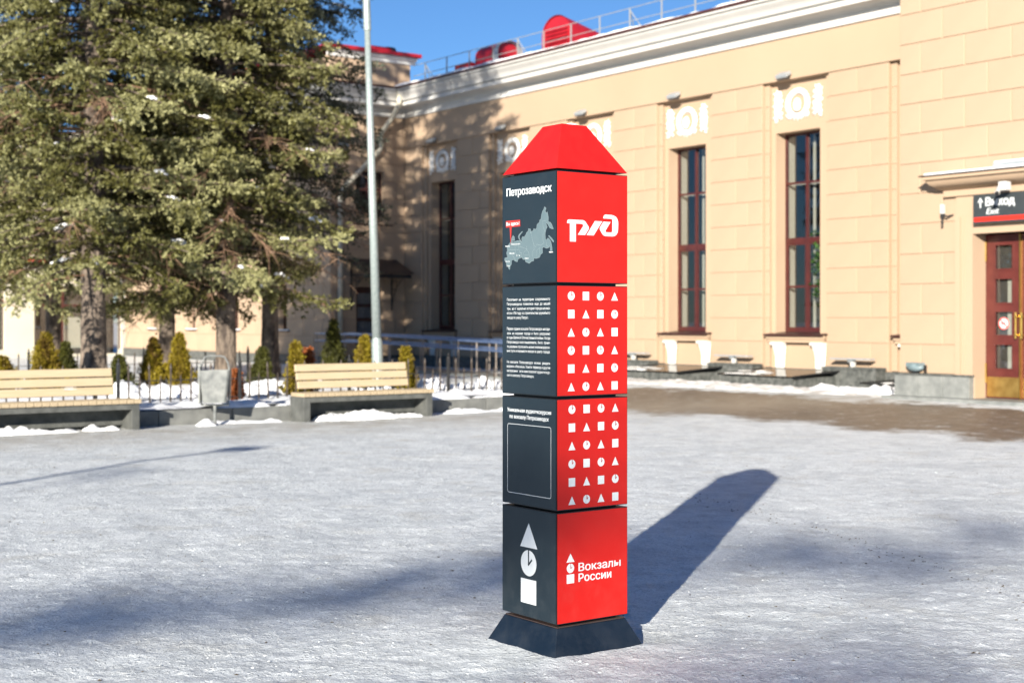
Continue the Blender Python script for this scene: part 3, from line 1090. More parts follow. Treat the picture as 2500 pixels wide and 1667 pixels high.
def roof_vent(label, s0, depth, wid, hgt, x0, zb_, louvers, ridge_y):
    """barrel-roofed vent dormer: front faces -x, body runs back along +x"""
    t = thing('roof_vent', label, 'roof vent', (F0[0], F0[1], 0), A, 'red roof vents')
    half = wid / 2
    prof = [(-half, 0.0)] + [(-half * math.cos(a), hgt * 0.52 + hgt * 0.48 * math.sin(a)) for a in np.linspace(0, math.pi, 15)] + [(half, 0.0)]
    n_ = len(prof)
    vv = [(x0, s0 + a, zb_ + b) for a, b in prof] + [(x0 + depth, s0 + a * 0.9, zb_ + b * 0.62) for a, b in prof]
    MB().add(vv, [(i, i + 1, n_ + i + 1, n_ + i) for i in range(n_ - 1)]).build('hood', 'red_roof', t, smooth=True)
    fr_ = MB().add([(x0 + 0.05, s0 + a * 0.96, zb_ + b * 0.97) for a, b in prof], [tuple(range(n_))])
    fr_.build('front', 'red_roof', t)
    for k in range(louvers):
        zz_ = zb_ + hgt * (0.12 + 0.10 * k)
        MB().prism([(0.0, 0.0), (-0.05, -0.02), (-0.05, -0.03), (0.0, 0.055)], (x0 + 0.045, s0 - half * 0.78, zz_), (x0 + 0.045, s0 + half * 0.78, zz_), (1, 0, 0), (0, 0, 1)).build('louver', 'red_roof', t)
    return t


roof_vent('large red arched roof vent with louvers above the hall cornice', 13.05, 1.7, 1.35, 1.15, 0.55, 9.5, 6, 0)
# small vent seen from its side: hood turned along the facade
t = thing('roof_vent', 'small dark red roof vent with open arched mouth near the wing', 'roof vent', (F0[0], F0[1], 0), A, 'red roof vents')
prof = [(0.0, 0.0)] + [(0.45 - 0.45 * math.cos(a), 0.42 + 0.36 * math.sin(a)) for a in np.linspace(0, math.pi, 13)] + [(0.9, 0.0)]
n = len(prof)
vv = [(0.45 + a, 15.95, 9.55 + b) for a, b in prof] + [(0.45 + a, 17.1, 9.55 + b) for a, b in prof]
MB().add(vv, [(i, i + 1, n + i + 1, n + i) for i in range(n - 1)] + [tuple(range(n))]).build('hood', 'red_roof', t, smooth='auto')
vv = [(0.40 + a * 1.11, yy, 9.53 + b * 1.06) for yy in (15.78, 16.02) for a, b in prof]
MB().add(vv, [(i, i + 1, n + i + 1, n + i) for i in range(n - 1)]).build('mouth_rim', 'lamp_grey', t, smooth='auto')
MB().box(0.2, 1.5, 17.1, 17.9, 9.5, 9.80).build('curb', 'red_roof', t)
t = thing('roof_vent', 'red roof vent on the wing roof beside the lamp post top', 'roof vent', (F0[0], F0[1], 0), A, 'red roof vents')
vv = [(-0.85, S_END + 0.5 + a * 0.8, 10.5 + b * 0.5) for a, b in prof] + [(-0.1, S_END + 0.5 + a * 0.8, 10.5 + b * 0.5) for a, b in prof]
MB().add(vv, [(i, i + 1, n + i + 1, n + i) for i in range(n - 1)] + [tuple(range(n))]).build('hood', 'red_roof', t, smooth='auto')
vv = [(xx, S_END + 0.47 + a * 0.87, 10.49 + b * 0.54) for xx in (-0.22, -0.02) for a, b in prof]
MB().add(vv, [(i, i + 1, n + i + 1, n + i) for i in range(n - 1)]).build('mouth_rim', 'vent_dark', t, smooth='auto')

# spotlights on the frieze ledge over each window
names = ['rightmost', 'second', 'third', 'fourth', 'fifth']
spots = ['small grey spotlight over the window nearest the exit door', 'small grey spotlight over the second window from the exit door',
         'small grey spotlight just above right of the pillar cap', 'small grey spotlight over the shaded bay left of the pillar cap', 'small grey spotlight over the window nearest the inner corner']
for k in range(5):
    sR = BAYS[k + 1]
    t = thing('facade_spotlight', spots[k], 'spotlight', sd(sR + 1.25, 0.03, 7.36), A, 'spotlights over the hall windows')
    MB().box(-0.02, 0.0, -0.05, 0.05, 0.0, 0.12).box(-0.12, -0.02, -0.02, 0.02, 0.05, 0.08).build('bracket', 'lamp_grey', t)
    MB().prism([(-0.22, -0.02), (-0.26, 0.06), (-0.08, 0.16), (-0.04, 0.08)], (0, -0.17, 0), (0, 0.17, 0), (1, 0, 0), (0, 0, 1)).build('housing', 'lamp_grey', t, bevel=0.012)
    MB().box(-0.255, -0.06, -0.15, 0.15, -0.035, -0.021).build('lens', 'vent_dark', t)

# ---------------------------------------------------------------- granite pedestals, floodlights, light wells along the wall
ped_lab = ['granite pedestal under the long lamp nearest the exit', 'granite pedestal between the two light wells', 'granite pedestal half hidden behind the red face of the pillar']
lamp_lab = ['flat grey floodlight on the pedestal nearest the exit', 'flat grey floodlight on the pedestal between the light wells', 'flat grey floodlight just right of the pillar edge']
for k in range(3):
    s0 = 0.30 + 3.77 * k
    t = thing('granite_pedestal', ped_lab[k], 'pedestal', (F0[0], F0[1], 0), A, 'granite pedestals along the hall')
    for j in range(3):
        a = s0 + j * 0.52
        MB().box(-0.42, -0.082, a + 0.006, a + 0.514, 0.0, 0.40).build('slab', 'granite', t, bevel=0.006)
    MB().box(-0.45, -0.081, s0 - 0.02, s0 + 1.58, 0.40, 0.445).build('coping', 'granite', t, bevel=0.006)
    t2 = thing('linear_floodlight', lamp_lab[k], 'floodlight', sd(s0 + 0.80, 0.27, 0.447), A, 'flat floodlights on pedestals')
    MB().box(-0.05, 0.05, -0.07, 0.02, 0.0, 0.11).build('foot', 'lamp_white', t2, bevel=0.008)
    MB().prism([(-0.06, 0.0), (0.06, 0.0), (0.03, -0.06), (-0.03, -0.06)], (0, -0.06, 0.165), (0, 0.10, 0.165), (1, 0, 0), (0, 0, 1)).build('yoke', 'lamp_grey', t2)
    MB().box(-0.10, 0.10, -0.58, 0.58, 0.166, 0.20).build('housing', 'lamp_grey', t2, bevel=0.008)

wl_lab = ['dark granite light well with glass lid below the window nearest the exit', 'dark granite light well with snowy glass lid beside the pillar', 'low granite light well tucked beside the exit portal']
for k, (s0, s1, d0, d1, zt) in enumerate(((1.45, 3.66, 0.45, 1.9, 0.22), (5.2, 7.45, 0.45, 1.9, 0.22), (-2.42, -0.25, 0.1, 1.5, 0.13))):
    t = thing('light_well', wl_lab[k], 'light well', (F0[0], F0[1], 0), A, 'light wells along the hall')
    th = 0.10
    nseg = 4
    for j in range(nseg):
        a = s0 + (s1 - s0) * j / nseg
        b = s0 + (s1 - s0) * (j + 1) / nseg
        MB().box(-d1, -d1 + th, a + 0.004, b - 0.004, -0.02, zt).build('front_slab', 'granite', t, bevel=0.006)
    MB().box(-d1 + th + 0.002, -d0, s0, s0 + th, -0.02, zt).build('end_slab', 'granite', t, bevel=0.006)
    MB().box(-d1 + th + 0.002, -d0, s1 - th, s1, -0.02, zt).build('end_slab', 'granite', t, bevel=0.006)
    MB().box(-d0 - 0.002, -d0 + 0.1, s0, s1, -0.02, zt + 0.06).build('back_slab', 'granite', t)
    tilt = 0.10 if k < 2 else 0.04
    ld = MB()
    ld.add([(-d1 - 0.06, s0 - 0.12, zt + 0.015), (-d0, s0 - 0.12, zt + 0.015 + tilt), (-d0, s1 + 0.06, zt + 0.015 + tilt), (-d1 - 0.06, s1 + 0.06, zt + 0.015),
            (-d1 - 0.06, s0 - 0.12, zt + 0.035), (-d0, s0 - 0.12, zt + 0.035 + tilt), (-d0, s1 + 0.06, zt + 0.035 + tilt), (-d1 - 0.06, s1 + 0.06, zt + 0.035)],
           [(0, 3, 2, 1), (4, 5, 6, 7), (0, 1, 5, 4), (1, 2, 6, 5), (2, 3, 7, 6), (3, 0, 4, 7)])
    ld.build('glass_lid', 'glass_dark', t)
    MB().box(-d1 + 0.1, -d0, s0 + 0.1, s1 - 0.1, 0.0, 0.02).build('floor', 'granite', t)
    for a, b in ((s0 - 0.13, s0 - 0.08), (s1 + 0.02, s1 + 0.07)):
        MB().prism([(-d1 - 0.065, zt + 0.012), (-d0, zt + 0.012 + tilt), (-d0, zt + 0.045 + tilt), (-d1 - 0.065, zt + 0.045)], (0, a, 0), (0, b, 0), (1, 0, 0), (0, 0, 1)).build('lid_frame', 'frame_black', t)
    spn = MB()
    for j in range(5 if k < 2 else 2):
        xx = random.uniform(-d1 + 0.1, -d0 - 0.3)
        spn.blob((xx, s0 + (s1 - s0) * (0.55 + 0.1 * j if k < 2 else 0.4 + 0.3 * j), zt + 0.04 + tilt * (xx + d1) / (d1 - d0)), 0.22, 0.24, 0.02, k * 10 + j, 0.3, 10, 6)
    so = spn.build('snow_patch', 'snow_dirty', t, smooth=True)
    so['label'] = 'thin snow patches on the lid'


def mound(name, label, L, W, H, loc, rz, m='snow', seed=1, n=(70, 24), cat='snow pile', rough=0.5, step=False):
    a = np.linspace(0, 1, n[0])
    b = np.linspace(0, 1, n[1])
    Aa, Bb = np.meshgrid(a, b)
    X = (Aa - 0.5) * L
    Y = (Bb - 0.5) * W
    e = np.clip(np.minimum(Aa, 1 - Aa) * L / 0.12, 0, 1) * np.clip(np.minimum(Bb, 1 - Bb) * W / 0.09, 0, 1)
    e = np.sqrt(e)
    h = 0.75 + rough * (vnoise(X * 2.4 + seed, Y * 2.4 + 3) * 1.1 + vnoise(X * 6 + seed * 2, Y * 6) * 0.7 + vnoise(X * 15, Y * 15 + seed) * 0.35)
    Z = H * e * np.clip(h, 0.06, 2) - 0.012
    X = X + 0.05 * vnoise(X * 7 + seed, Y * 7)
    Y = Y + 0.06 * vnoise(X * 5 + seed + 40, Y * 5)
    o = inst(name, grid_mesh(name, X, Y, Z, m), None, loc, (0, 0, rz))
    return tag(o, label, cat)


mound('snow_bank', 'low ragged bank of snow in front of the light wells and pedestals', 12.5, 1.5, 0.075, sd(3.1, 2.72, 0), A + R(90), 'snow_dirty', 3, (280, 40), rough=1.0)
mound('snow_bank', 'white snow heap between the low light well and the portal plinth', 2.6, 0.9, 0.12, sd(-0.9, 2.35, 0), A + R(90), 'snow', 8, (110, 36), rough=1.0)

# ================================================================ entrance portal
por = thing('entrance_portal', 'tall cream portal block with maroon exit door at the right edge', 'building', (F0[0], F0[1], 0), A)
PX = -3.2
SL = -2.53
P_END = -11.0
pw = MB()
od0, od1 = -5.74, -4.24
pw.box(PX + 0.022, 2.0, od1, SL - 0.004, 0, 12.0)
pw.box(PX + 0.022, 2.0, P_END, od0, 0, 12.0)
pw.box(PX + 0.022, 2.0, od0, od1, 3.12, 12.0)
pw.box(PX + 1.0, PX + 1.1, od0, od1, 0.0, 3.12)
pw.build('wall', 'plaster_smooth', por)
zc_ = 0.49
i = 0
while zc_ < 11.9:
    z1 = 1.045 if i == 0 else zc_ + 0.583
    if zc_ < 3.8:
        ashlar_row(por, -3.87, SL, zc_, z1, PX, 1.0, 0.32 if i % 2 else 0.82)
        ashlar_row(por, P_END, -6.12, zc_, z1, PX, 1.0, 0.32 if i % 2 else 0.82)
    else:
        ashlar_row(por, P_END, SL, zc_, z1, PX, 1.0, 0.47 if i % 2 else 0.97)
    zc_ = z1
    i += 1
# side return of the portal (faces away along the hall), plinth slabs
for a, b in ((-2.5, -3.05), (-3.05, -3.62), (-3.62, -4.22)):
    MB().box(PX - 0.12, PX + 0.021, b + 0.005, a - 0.005, 0, 0.455).build('plinth_slab', 'granite_grey', por, bevel=0.006)
for a in range(8):
    MB().box(PX - 0.12, PX + 0.021, -5.78 - 0.6 * (a + 1) + 0.005, -5.78 - 0.6 * a - 0.005, 0, 0.455).build('plinth_slab', 'granite_grey', por, bevel=0.006)
MB().box(PX - 0.14, PX + 0.0215, -4.235, -2.48, 0.456, 0.492).box(PX - 0.14, PX + 0.0215, -11, -5.745, 0.456, 0.492).build('plinth_coping', 'granite', por, bevel=0.006)
MB().box(PX - 0.45, PX + 1.0, -6.0, -2.45, -0.02, 0.06).build('threshold', 'granite_grey', por)
# stepped surround of the doorway
for a, b in ((-4.24, -3.87), (-6.11, -5.74)):
    q = MB()
    q.box(PX - 0.05, PX + 0.02, a, b, 0.4925, 3.45)
    out = (b - 0.12, b) if b > -5 else (a, a + 0.12)
    q.box(PX - 0.085, PX - 0.05, out[0], out[1], 0.4926, 3.45)
    mid = (b - 0.20, b - 0.15) if b > -5 else (a + 0.15, a + 0.20)
    q.box(PX - 0.065, PX - 0.05, mid[0], mid[1], 0.4927, 3.45)
    q.build('door_surround', 'plaster_smooth', por)
q = MB()
q.box(PX - 0.05, PX + 0.02, -6.11, -3.87, 3.451, 3.84)
q.box(PX - 0.052, PX + 0.35, -5.74, -4.24, 3.12, 3.449)
q.build('lintel', 'plaster_smooth', por)
# hood
hp = [(0.0, 3.84), (-0.10, 3.84), (-0.10, 3.95), (-0.13, 3.97), (-0.20, 4.0), (-0.30, 4.07), (-0.35, 4.13), (-0.36, 4.16), (-0.42, 4.16), (-0.42, 4.22), (0.0, 4.24)]
n = len(hp)
vv = []
for a, b in hp:
    vv.append((PX, -3.46 - a * 0.85 - 0.25, b))
for a, b in hp:
    vv.append((PX + a, -3.46 - a * 0.85 - 0.25, b))
for a, b in hp:
    vv.append((PX + a, -6.27 + a * 0.85, b))
for a, b in hp:
    vv.append((PX, -6.27 + a * 0.85, b))
ff = []
for sct in range(3):
    for i in range(n - 1):
        ff.append((sct * n + i, (sct + 1) * n + i, (sct + 1) * n + i + 1, sct * n + i + 1))
MB().add(vv, ff).build('hood', 'plaster_smooth', por, smooth='auto')
MB().box(PX - 0.45, PX + 0.0, -6.68, -3.32, 4.222, 4.245).build('hood_flashing', 'canopy_brown', por)
MB().box(PX - 0.40, PX - 0.002, -6.6, -3.4, 4.246, 4.285).build('hood_snow', 'snow', por, bevel=0.015)
# double door
for lf, (a, b) in enumerate(((-4.985, -4.245), (-5.735, -5.005))):
    dr = bpy.data.objects.new('door', None)
    COL.objects.link(dr)
    dr.parent = por
    dr['label'] = 'maroon door leaf with four panes and a no smoking sticker' if lf == 0 else 'second maroon door leaf with four panes'
    xd = PX + 0.35
    mb = MB()
    pa, pb = a + 0.16, b - 0.20
    if lf:
        pa, pb = a + 0.20, b - 0.16
    rails_ = [(0.07, 0.61), (1.07, 1.23), (1.68, 1.83), (2.29, 2.46), (2.92, 3.11)]
    mb.box(xd, xd + 0.06, a, pa, 0.07, 3.11).box(xd, xd + 0.06, pb, b, 0.07, 3.11)
    for z0, z1 in rails_:
        mb.box(xd, xd + 0.06, pa, pb, z0, z1)
    mb.build('leaf', 'door_red', dr)
    for z0, z1 in ((0.61, 1.07), (1.23, 1.68), (1.83, 2.29), (2.46, 2.92)):
        MB().box(xd + 0.025, xd + 0.031, pa, pb, z0, z1).build('pane', 'glass', dr)
        bd = MB()
        bd.box(xd - 0.015, xd, pa - 0.02, pa + 0.012, z0 - 0.02, z1 + 0.02).box(xd - 0.015, xd, pb - 0.012, pb + 0.02, z0 - 0.02, z1 + 0.02)
        bd.box(xd - 0.014, xd, pa + 0.012, pb - 0.012, z0 - 0.02, z0 + 0.012).box(xd - 0.014, xd, pa + 0.012, pb - 0.012, z1 - 0.012, z1 + 0.02)
        bd.build('bead', 'door_red', dr)
    MB().box(xd - 0.006, xd, a + 0.02, b - 0.03, 0.09, 0.46).build('kick_plate', 'brass_worn', dr)
    ye = b - 0.012 if lf == 0 else a + 0.012
    for z0 in (0.35, 2.62):
        MB().tube([(xd - 0.015, ye, z0), (xd - 0.015, ye, z0 + 0.36)], 0.016, 8).build('hinge', 'brass', dr)
    yh = a + 0.05 if lf == 0 else b - 0.05
    h_ = MB()
    h_.tube([(xd - 0.075, yh, 1.18), (xd - 0.075, yh, 1.66)], 0.022, 8)
    for z0 in (1.24, 1.58):
        h_.tube([(xd, yh, z0), (xd - 0.075, yh, z0)], 0.013, 6)
        h_.lathe([(0.03, -0.02), (0.035, 0.0), (0.03, 0.02)], (xd - 0.075, yh, z0), 10)
    h_.build('pull_handle', 'brass', dr)
    if lf == 0:
        # no smoking sticker
        yc_, zs_ = pa + 0.21, 1.455
        st = MB()
        seg = 28
        st.add([(xd + 0.0235, yc_ + 0.115 * math.cos(2 * math.pi * k / seg), zs_ + 0.115 * math.sin(2 * math.pi * k / seg)) for k in range(seg)], [tuple(range(seg))])
        st.build('sticker', 'print_white', dr)
        rg = MB()
        for k in range(seg):
            t0, t1 = 2 * math.pi * k / seg, 2 * math.pi * (k + 1) / seg
            rg.add([(xd + 0.0215, yc_ + r__ * math.cos(tt), zs_ + r__ * math.sin(tt)) for r__, tt in ((0.092, t0), (0.112, t0), (0.112, t1), (0.092, t1))], [(0, 1, 2, 3)])
        c_, s_ = math.cos(R(-45)), math.sin(R(-45))
        rg.add([(xd + 0.021, yc_ - p * c_ - q_ * s_, zs_ + p * s_ * 1 - q_ * c_) for p, q_ in ((-0.095, -0.011), (0.095, -0.011), (0.095, 0.011), (-0.095, 0.011))], [(0, 1, 2, 3)])
        rg.build('prohibition_ring', 'sign_red', dr)
        cg = MB().add([(xd + 0.022, yc_ + p, zs_ + q_) for p, q_ in ((0.065, -0.014), (-0.04, -0.014), (-0.04, 0.014), (0.065, 0.014))], [(0, 1, 2, 3)])
        cg.build('cigarette', 'black_plastic', dr)
MB().box(PX + 0.30, PX + 0.355, -5.0045, -4.9855, 0.07, 3.11).build('meeting_strip', 'brass', por)
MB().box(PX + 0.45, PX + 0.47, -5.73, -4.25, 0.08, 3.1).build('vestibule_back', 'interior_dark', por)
MB().box(PX + 0.43, PX + 0.445, -4.76, -4.66, 0.5, 2.4).build('vestibule_panel', 'interior_cream', por)

# ---------------------------------------------------------------- text helper
_dg = None


def text_mb(s, size=1.0, bold=0.0, spacing=1.0, shear=0.0):
    """flat lettering outline as (verts 2D, faces), baseline at 0, left at 0, cap height about 0.7*size"""
    cu = bpy.data.curves.new('t', 'FONT')
    cu.body = s
    cu.size = size
    cu.offset = bold
    cu.space_character = spacing
    cu.shear = shear
    cu.resolution_u = 3
    cu.fill_mode = 'FRONT'
    o = bpy.data.objects.new('t', cu)
    COL.objects.link(o)
    bpy.context.view_layer.update()
    dg = bpy.context.evaluated_depsgraph_get()
    me = bpy.data.meshes.new_from_object(o.evaluated_get(dg))
    vv = [(p.co.x, p.co.y) for p in me.vertices]
    ff = [tuple(p.vertices) for p in me.polygons]
    bpy.data.objects.remove(o)
    bpy.data.curves.remove(cu)
    bpy.data.meshes.remove(me)
    return vv, ff


_CAP = {}


def fit_text(s, x0, x1, base, cap, bold=0.0, shear=0.0, spacing=1.0):
    """lettering scaled to run from x0 to x1 with a given cap height; returns 2D verts (third value = layer) and faces"""
    vv, ff = text_mb(s, 1.0, 0.0, spacing, shear)
    if 'H' not in _CAP:
        hv, _ = text_mb('H', 1.0)
        _CAP['H'] = (min(p[1] for p in hv), max(p[1] for p in hv))
    lo, hi = _CAP['H']
    ky = cap / (hi - lo)
    mn = min(p[0] for p in vv)
    mxx = max(p[0] for p in vv)
    kx = (x1 - x0) / (mxx - mn)
    b_ = bold * cap
    offs = [(0, 0)] if b_ == 0 else [(0, 0), (b_, 0.4 * b_), (-b_, 0.4 * b_), (b_, -0.4 * b_), (-b_, -0.4 * b_)]
    V, F = [], []
    for j, (ox, oy) in enumerate(offs):
        o_ = len(V)
        V += [(x0 + (p[0] - mn) * kx + ox, base + (p[1] - lo) * ky + oy, j) for p in vv]
        F += [tuple(i + o_ for i in f) for f in ff]
    return V, F


# ---------------------------------------------------------------- exit sign
sg = thing('exit_sign', 'dark grey exit sign with white lettering and red stripe over the door', 'sign', sd(-4.36, 3.2 + 0.20, 0), A)
MB().box(0.0, 0.10, -2.0, 0.0, 3.29, 3.82).build('board', 'sign_slate', sg, bevel=0.006)
MB().box(-0.004, -0.001, -1.98, -0.02, 3.325, 3.405).build('red_stripe', 'sign_red', sg)


def sign_text(s, a0, a1, base, cap, name, bold, shear=0.0):
    v2, f2 = fit_text(s, a0, a1, base, cap, bold, shear)
    MB().add([(-0.003 - 0.00004 * j, -a, z) for a, z, j in v2], f2).build(name, 'print_white', sg)


sign_text('Выход', 0.27, 0.87, 3.605, 0.145, 'lettering', 0.05)
sign_text('Exit', 0.28, 0.55, 3.455, 0.105, 'lettering', 0.03, 0.25)
ar = MB()
for poly in ([(0.155, 3.765), (0.095, 3.675), (0.125, 3.675), (0.155, 3.715), (0.185, 3.675), (0.215, 3.675)], [(0.141, 3.725), (0.169, 3.725), (0.169, 3.575), (0.141, 3.575)]):
    o_ = len(ar.v)
    if len(poly) == 6:
        ar.add([(-0.003, -a, z) for a, z in poly], [(0, 1, 2, 3), (0, 3, 4, 5)])
    else:
        ar.add([(-0.0034, -a, z) for a, z in poly], [(0, 1, 2, 3)])
ar.build('arrow', 'print_white', sg)

# camera over the sign, sensor, floodlight on the plinth
t = thing('security_camera', 'white bullet camera mounted over the exit sign', 'camera', sd(-5.15, 3.62, 3.90), A)
MB().box(-0.06, 0.10, -0.09, 0.07, -0.06, 0.10).build('junction_box', 'lamp_white', t, bevel=0.01)
Mx = Matrix.Translation((-0.05, 0.06, -0.02)) @ Matrix.Rotation(R(28), 4, 'Z') @ Matrix.Rotation(R(-22), 4, 'Y')
tb = MB().tube([Mx @ Vector((0.02, 0, 0)), Mx @ Vector((-0.30, 0, 0))], 0.045, 12)
tb.build('body', 'lamp_white', t, smooth='auto')
MB().tube([Mx @ Vector((-0.301, 0, 0)), Mx @ Vector((-0.315, 0, 0))], 0.04, 12).build('lens', 'black_plastic', t)
t = thing('door_sensor', 'small white sensor on a black arm beside the door hood', 'sensor', sd(-3.66, 3.2, 3.5), A)
MB().box(-0.20, -0.13, -0.035, 0.035, 0.02, 0.20).build('housing', 'lamp_white', t, bevel=0.008)
MB().tube([(0.0, -0.12, -0.0), (-0.10, -0.05, -0.03), (-0.16, 0, 0.02)], 0.018, 6).tube([(-0.16, 0.01, 0.03), (-0.16, 0.01, -0.18)], 0.022, 8).build('arm', 'black_plastic', t)
t = thing('plinth_floodlight', 'rounded blue grey floodlight sitting on the portal plinth', 'floodlight', sd(-2.98, 3.26, 0.494), A)
MB().blob((-0.02, 0, 0.115), 0.11, 0.20, 0.085, 4, 0.03, 14, 9).build('housing', 'lamp_blue_grey', t, smooth=True)
for k in range(7):
    MB().box(-0.125, 0.06, -0.15 + 0.05 * k - 0.006, -0.15 + 0.05 * k + 0.006, 0.13, 0.205).build('fin', 'lamp_blue_grey', t)
MB().box(-0.05, 0.04, -0.05, 0.05, 0.0, 0.045).box(-0.03, 0.03, -0.22, -0.19, 0.02, 0.16).build('bracket', 'black_plastic', t)
t = thing('roof_lamp_box', 'grey flat lamp box lying on the snowy door hood', 'lamp', sd(-5.3, 3.4, 4.287), A)
MB().box(-0.12, 0.12, -0.6, 0.45, 0.0, 0.07).build('housing', 'lamp_grey', t, bevel=0.01)
MB().box(-0.115, 0.115, -0.58, 0.43, 0.071, 0.11).build('snow_cap', 'snow', t, bevel=0.02)
t = thing('cable_coil', 'black cable looping from the portal corner by the low light well', 'cable', sd(-2.5, 3.0, 0.0), A)
MB().tube([(0.05, 0.03, 0.42), (-0.02, 0.10, 0.38), (-0.05, 0.22, 0.30), (0.0, 0.32, 0.16), (0.05, 0.30, 0.08), (0.02, 0.18, 0.10), (-0.03, 0.10, 0.22), (0.02, 0.16, 0.30), (0.08, 0.26, 0.18), (0.06, 0.2, 0.05)], 0.014, 6).build('cable', 'black_plastic', t, smooth=True)

# ---------------------------------------------------------------- far wing seen between the trunks
fw = thing('far_wing', 'pale far wing with dark windows and red roof edge behind the spruces', 'building', (F0[0], F0[1], 0), A)
fy = 38.62
q = MB()
opens = [(-6.7, -2.95), (-11.6, -7.9), (-16.6, -12.9)]
edge = -2.85
for a, b in opens:
    q.box(b, edge, fy, fy + 0.5, 0, 3.9)
    q.box(a, b, fy, fy + 0.5, 2.95, 3.9)
    q.box(a, b, fy, fy + 0.5, 0, 0.3 if a != -6.7 else 0.1)
    edge = a
q.box(-22, edge, fy, fy + 0.5, 0, 3.9)
q.box(-22, -2.85, fy + 0.8, fy + 6, 3.9, 9.5)
q.build('wall', 'plaster_pale', fw)
MB().box(-22, -2.86, fy - 0.25, fy + 0.9, 3.905, 4.03).build('roof_edge', 'red_roof', fw)
MB().box(-22, -2.86, fy + 1.2, fy + 1.4, 0, 3.5).build('interior', 'interior_dark', fw)
for a, b in opens:
    wv = bpy.data.objects.new('window', None)
    COL.objects.link(wv)
    wv.parent = fw
    f2 = MB()
    nn = 3
    for k in range(nn + 1):
        p = a + (b - a) * k / nn
        f2.box(p - 0.04, p + 0.04, fy + 0.2, fy + 0.26, 0.3, 2.95)
    f2.box(a, b, fy + 0.205, fy + 0.255, 2.1, 2.18)
    f2.build('frame', 'maroon', wv)
    for k in range(nn):
        p0 = a + (b - a) * k / nn + 0.04
        p1 = a + (b - a) * (k + 1) / nn - 0.04
        MB().box(p0, p1, fy + 0.22, fy + 0.226, 0.3, 2.1).build('pane', 'glass', wv)
        MB().box(p0, p1, fy + 0.22, fy + 0.226, 2.18, 2.95).build('pane', 'glass', wv)
    MB().box((a + b) / 2 - 0.55, (a + b) / 2 + 0.3, fy + 0.4, fy + 0.42, 0.35, 1.65).build('blind', 'interior_cream', wv)

# ================================================================ garden, kerb, fences
GV0, GV1, GU0, GU1 = 0.0, 15.6, 19.3, 33.0
vv_ = np.linspace(GV0, GV1 - 0.14, 160)
uu_ = np.concatenate([np.linspace(GU0 + 0.14, 24, 60), np.linspace(24.2, GU1, 40)])
Vg, Ug = np.meshgrid(vv_, uu_)
Zg = 0.235 + 0.09 * vnoise(Vg * 0.9 + 4, Ug * 0.9) + 0.07 * vnoise(Vg * 3 + 8, Ug * 3) + 0.03 * vnoise(Vg * 8, Ug * 8 + 3)
Zg = np.clip(Zg, 0.2, 1)
gb = inst('garden_bed', grid_mesh('garden_bed', Vg, Ug, Zg, 'snow'), None, (0, 0, 0), (0, 0, A))
gb['kind'] = 'structure'
kb = thing('planter_kerb', 'grey stone kerb holding the snowy planting bed behind the benches', 'kerb', (0, 0, 0), A)
kme = {}
x = GV0
k = 0
while x < GV1 - 0.05:
    L_ = min(1.15, GV1 - x)
    key = round(L_, 3)
    if key not in kme:
        kme[key] = MB().box(0.004, L_ - 0.004, 0, 0.15, -0.03, 0.225).mesh('kerb_stone', 'kerb_stone')
    o = inst('kerb_stone', kme[key], kb, (x, GU0, random.uniform(-0.006, 0.004)), (0, 0, random.uniform(-0.004, 0.004)))
    md = o.modifiers.new('bevel', 'BEVEL')
    md.width = 0.012
    md.segments = 2
    x += L_
    k += 1
x = GU0 + 0.155
while x < GU1 - 0.1:
    inst('kerb_stone', MB().box(-0.15, 0.0, 0.004, 1.14, -0.03, 0.225).mesh('kerb_stone', 'kerb_stone') if 'side' not in kme else kme['side'], kb, (GV1, x, 0))
    x += 1.15
# patches of snow spilling over the kerb
kerb_snow = [(7.0, 1.7, 'snow lying on the kerb between left bench and litter bin'), (9.6, 1.2, 'snow lying on the kerb between litter bin and right bench'),
             (13.6, 2.6, 'snow drift on the kerb right of the right bench'), (4.6, 2.5, 'snow lying on the kerb behind the left bench')]
for k, (vc, L_, lab) in enumerate(kerb_snow):
    mound('kerb_snow', lab, L_, 1.25, 0.10, uv(GU0 + 0.66, vc, 0.205), A, 'snow', 20 + k, (70, 40), rough=0.8)
piles = [(14.3, 20.98, 1.9, 0.75, 0.24, 'lumpy snow heap behind the fence just left of the pillar'), (12.6, 21.0, 1.2, 0.7, 0.14, 'low snow heap behind the fence right of the bench'), (10.2, 22.2, 3.2, 1.2, 0.18, 'snow heaps behind the right bench')]
for k, (vc, uc, L_, W_, H_, lab) in enumerate(piles):
    mound('snow_pile', lab, L_, W_, H_, uv(uc, vc, 0.23), A, 'snow', 50 + 7 * k, (80, 40), rough=1.3)

# iron fence
picket_me = MB().box(-0.011, 0.011, -0.011, 0.011, 0.0, 0.50).add([(-0.011, -0.011, 0.50), (0.011, -0.011, 0.50), (0.011, 0.011, 0.50), (-0.011, 0.011, 0.50), (-0.02, 0, 0.53), (0.02, 0, 0.53), (0, 0.02, 0.53), (0, -0.02, 0.53), (0, 0, 0.60)],
                                                                    [(0, 7, 4), (0, 1, 7), (1, 5, 7), (1, 2, 5), (2, 6, 5), (2, 3, 6), (3, 4, 6), (3, 0, 4), (4, 7, 8), (7, 5, 8), (5, 6, 8), (6, 4, 8)]).mesh('picket', 'iron_rust')
short_me = MB().box(-0.009, 0.009, -0.009, 0.009, 0.0, 0.36).add([(-0.009, -0.009, 0.36), (0.009, -0.009, 0.36), (0.009, 0.009, 0.36), (-0.009, 0.009, 0.36), (0, 0, 0.43)], [(0, 1, 4), (1, 2, 4), (2, 3, 4), (3, 0, 4)]).mesh('picket', 'iron_rust')


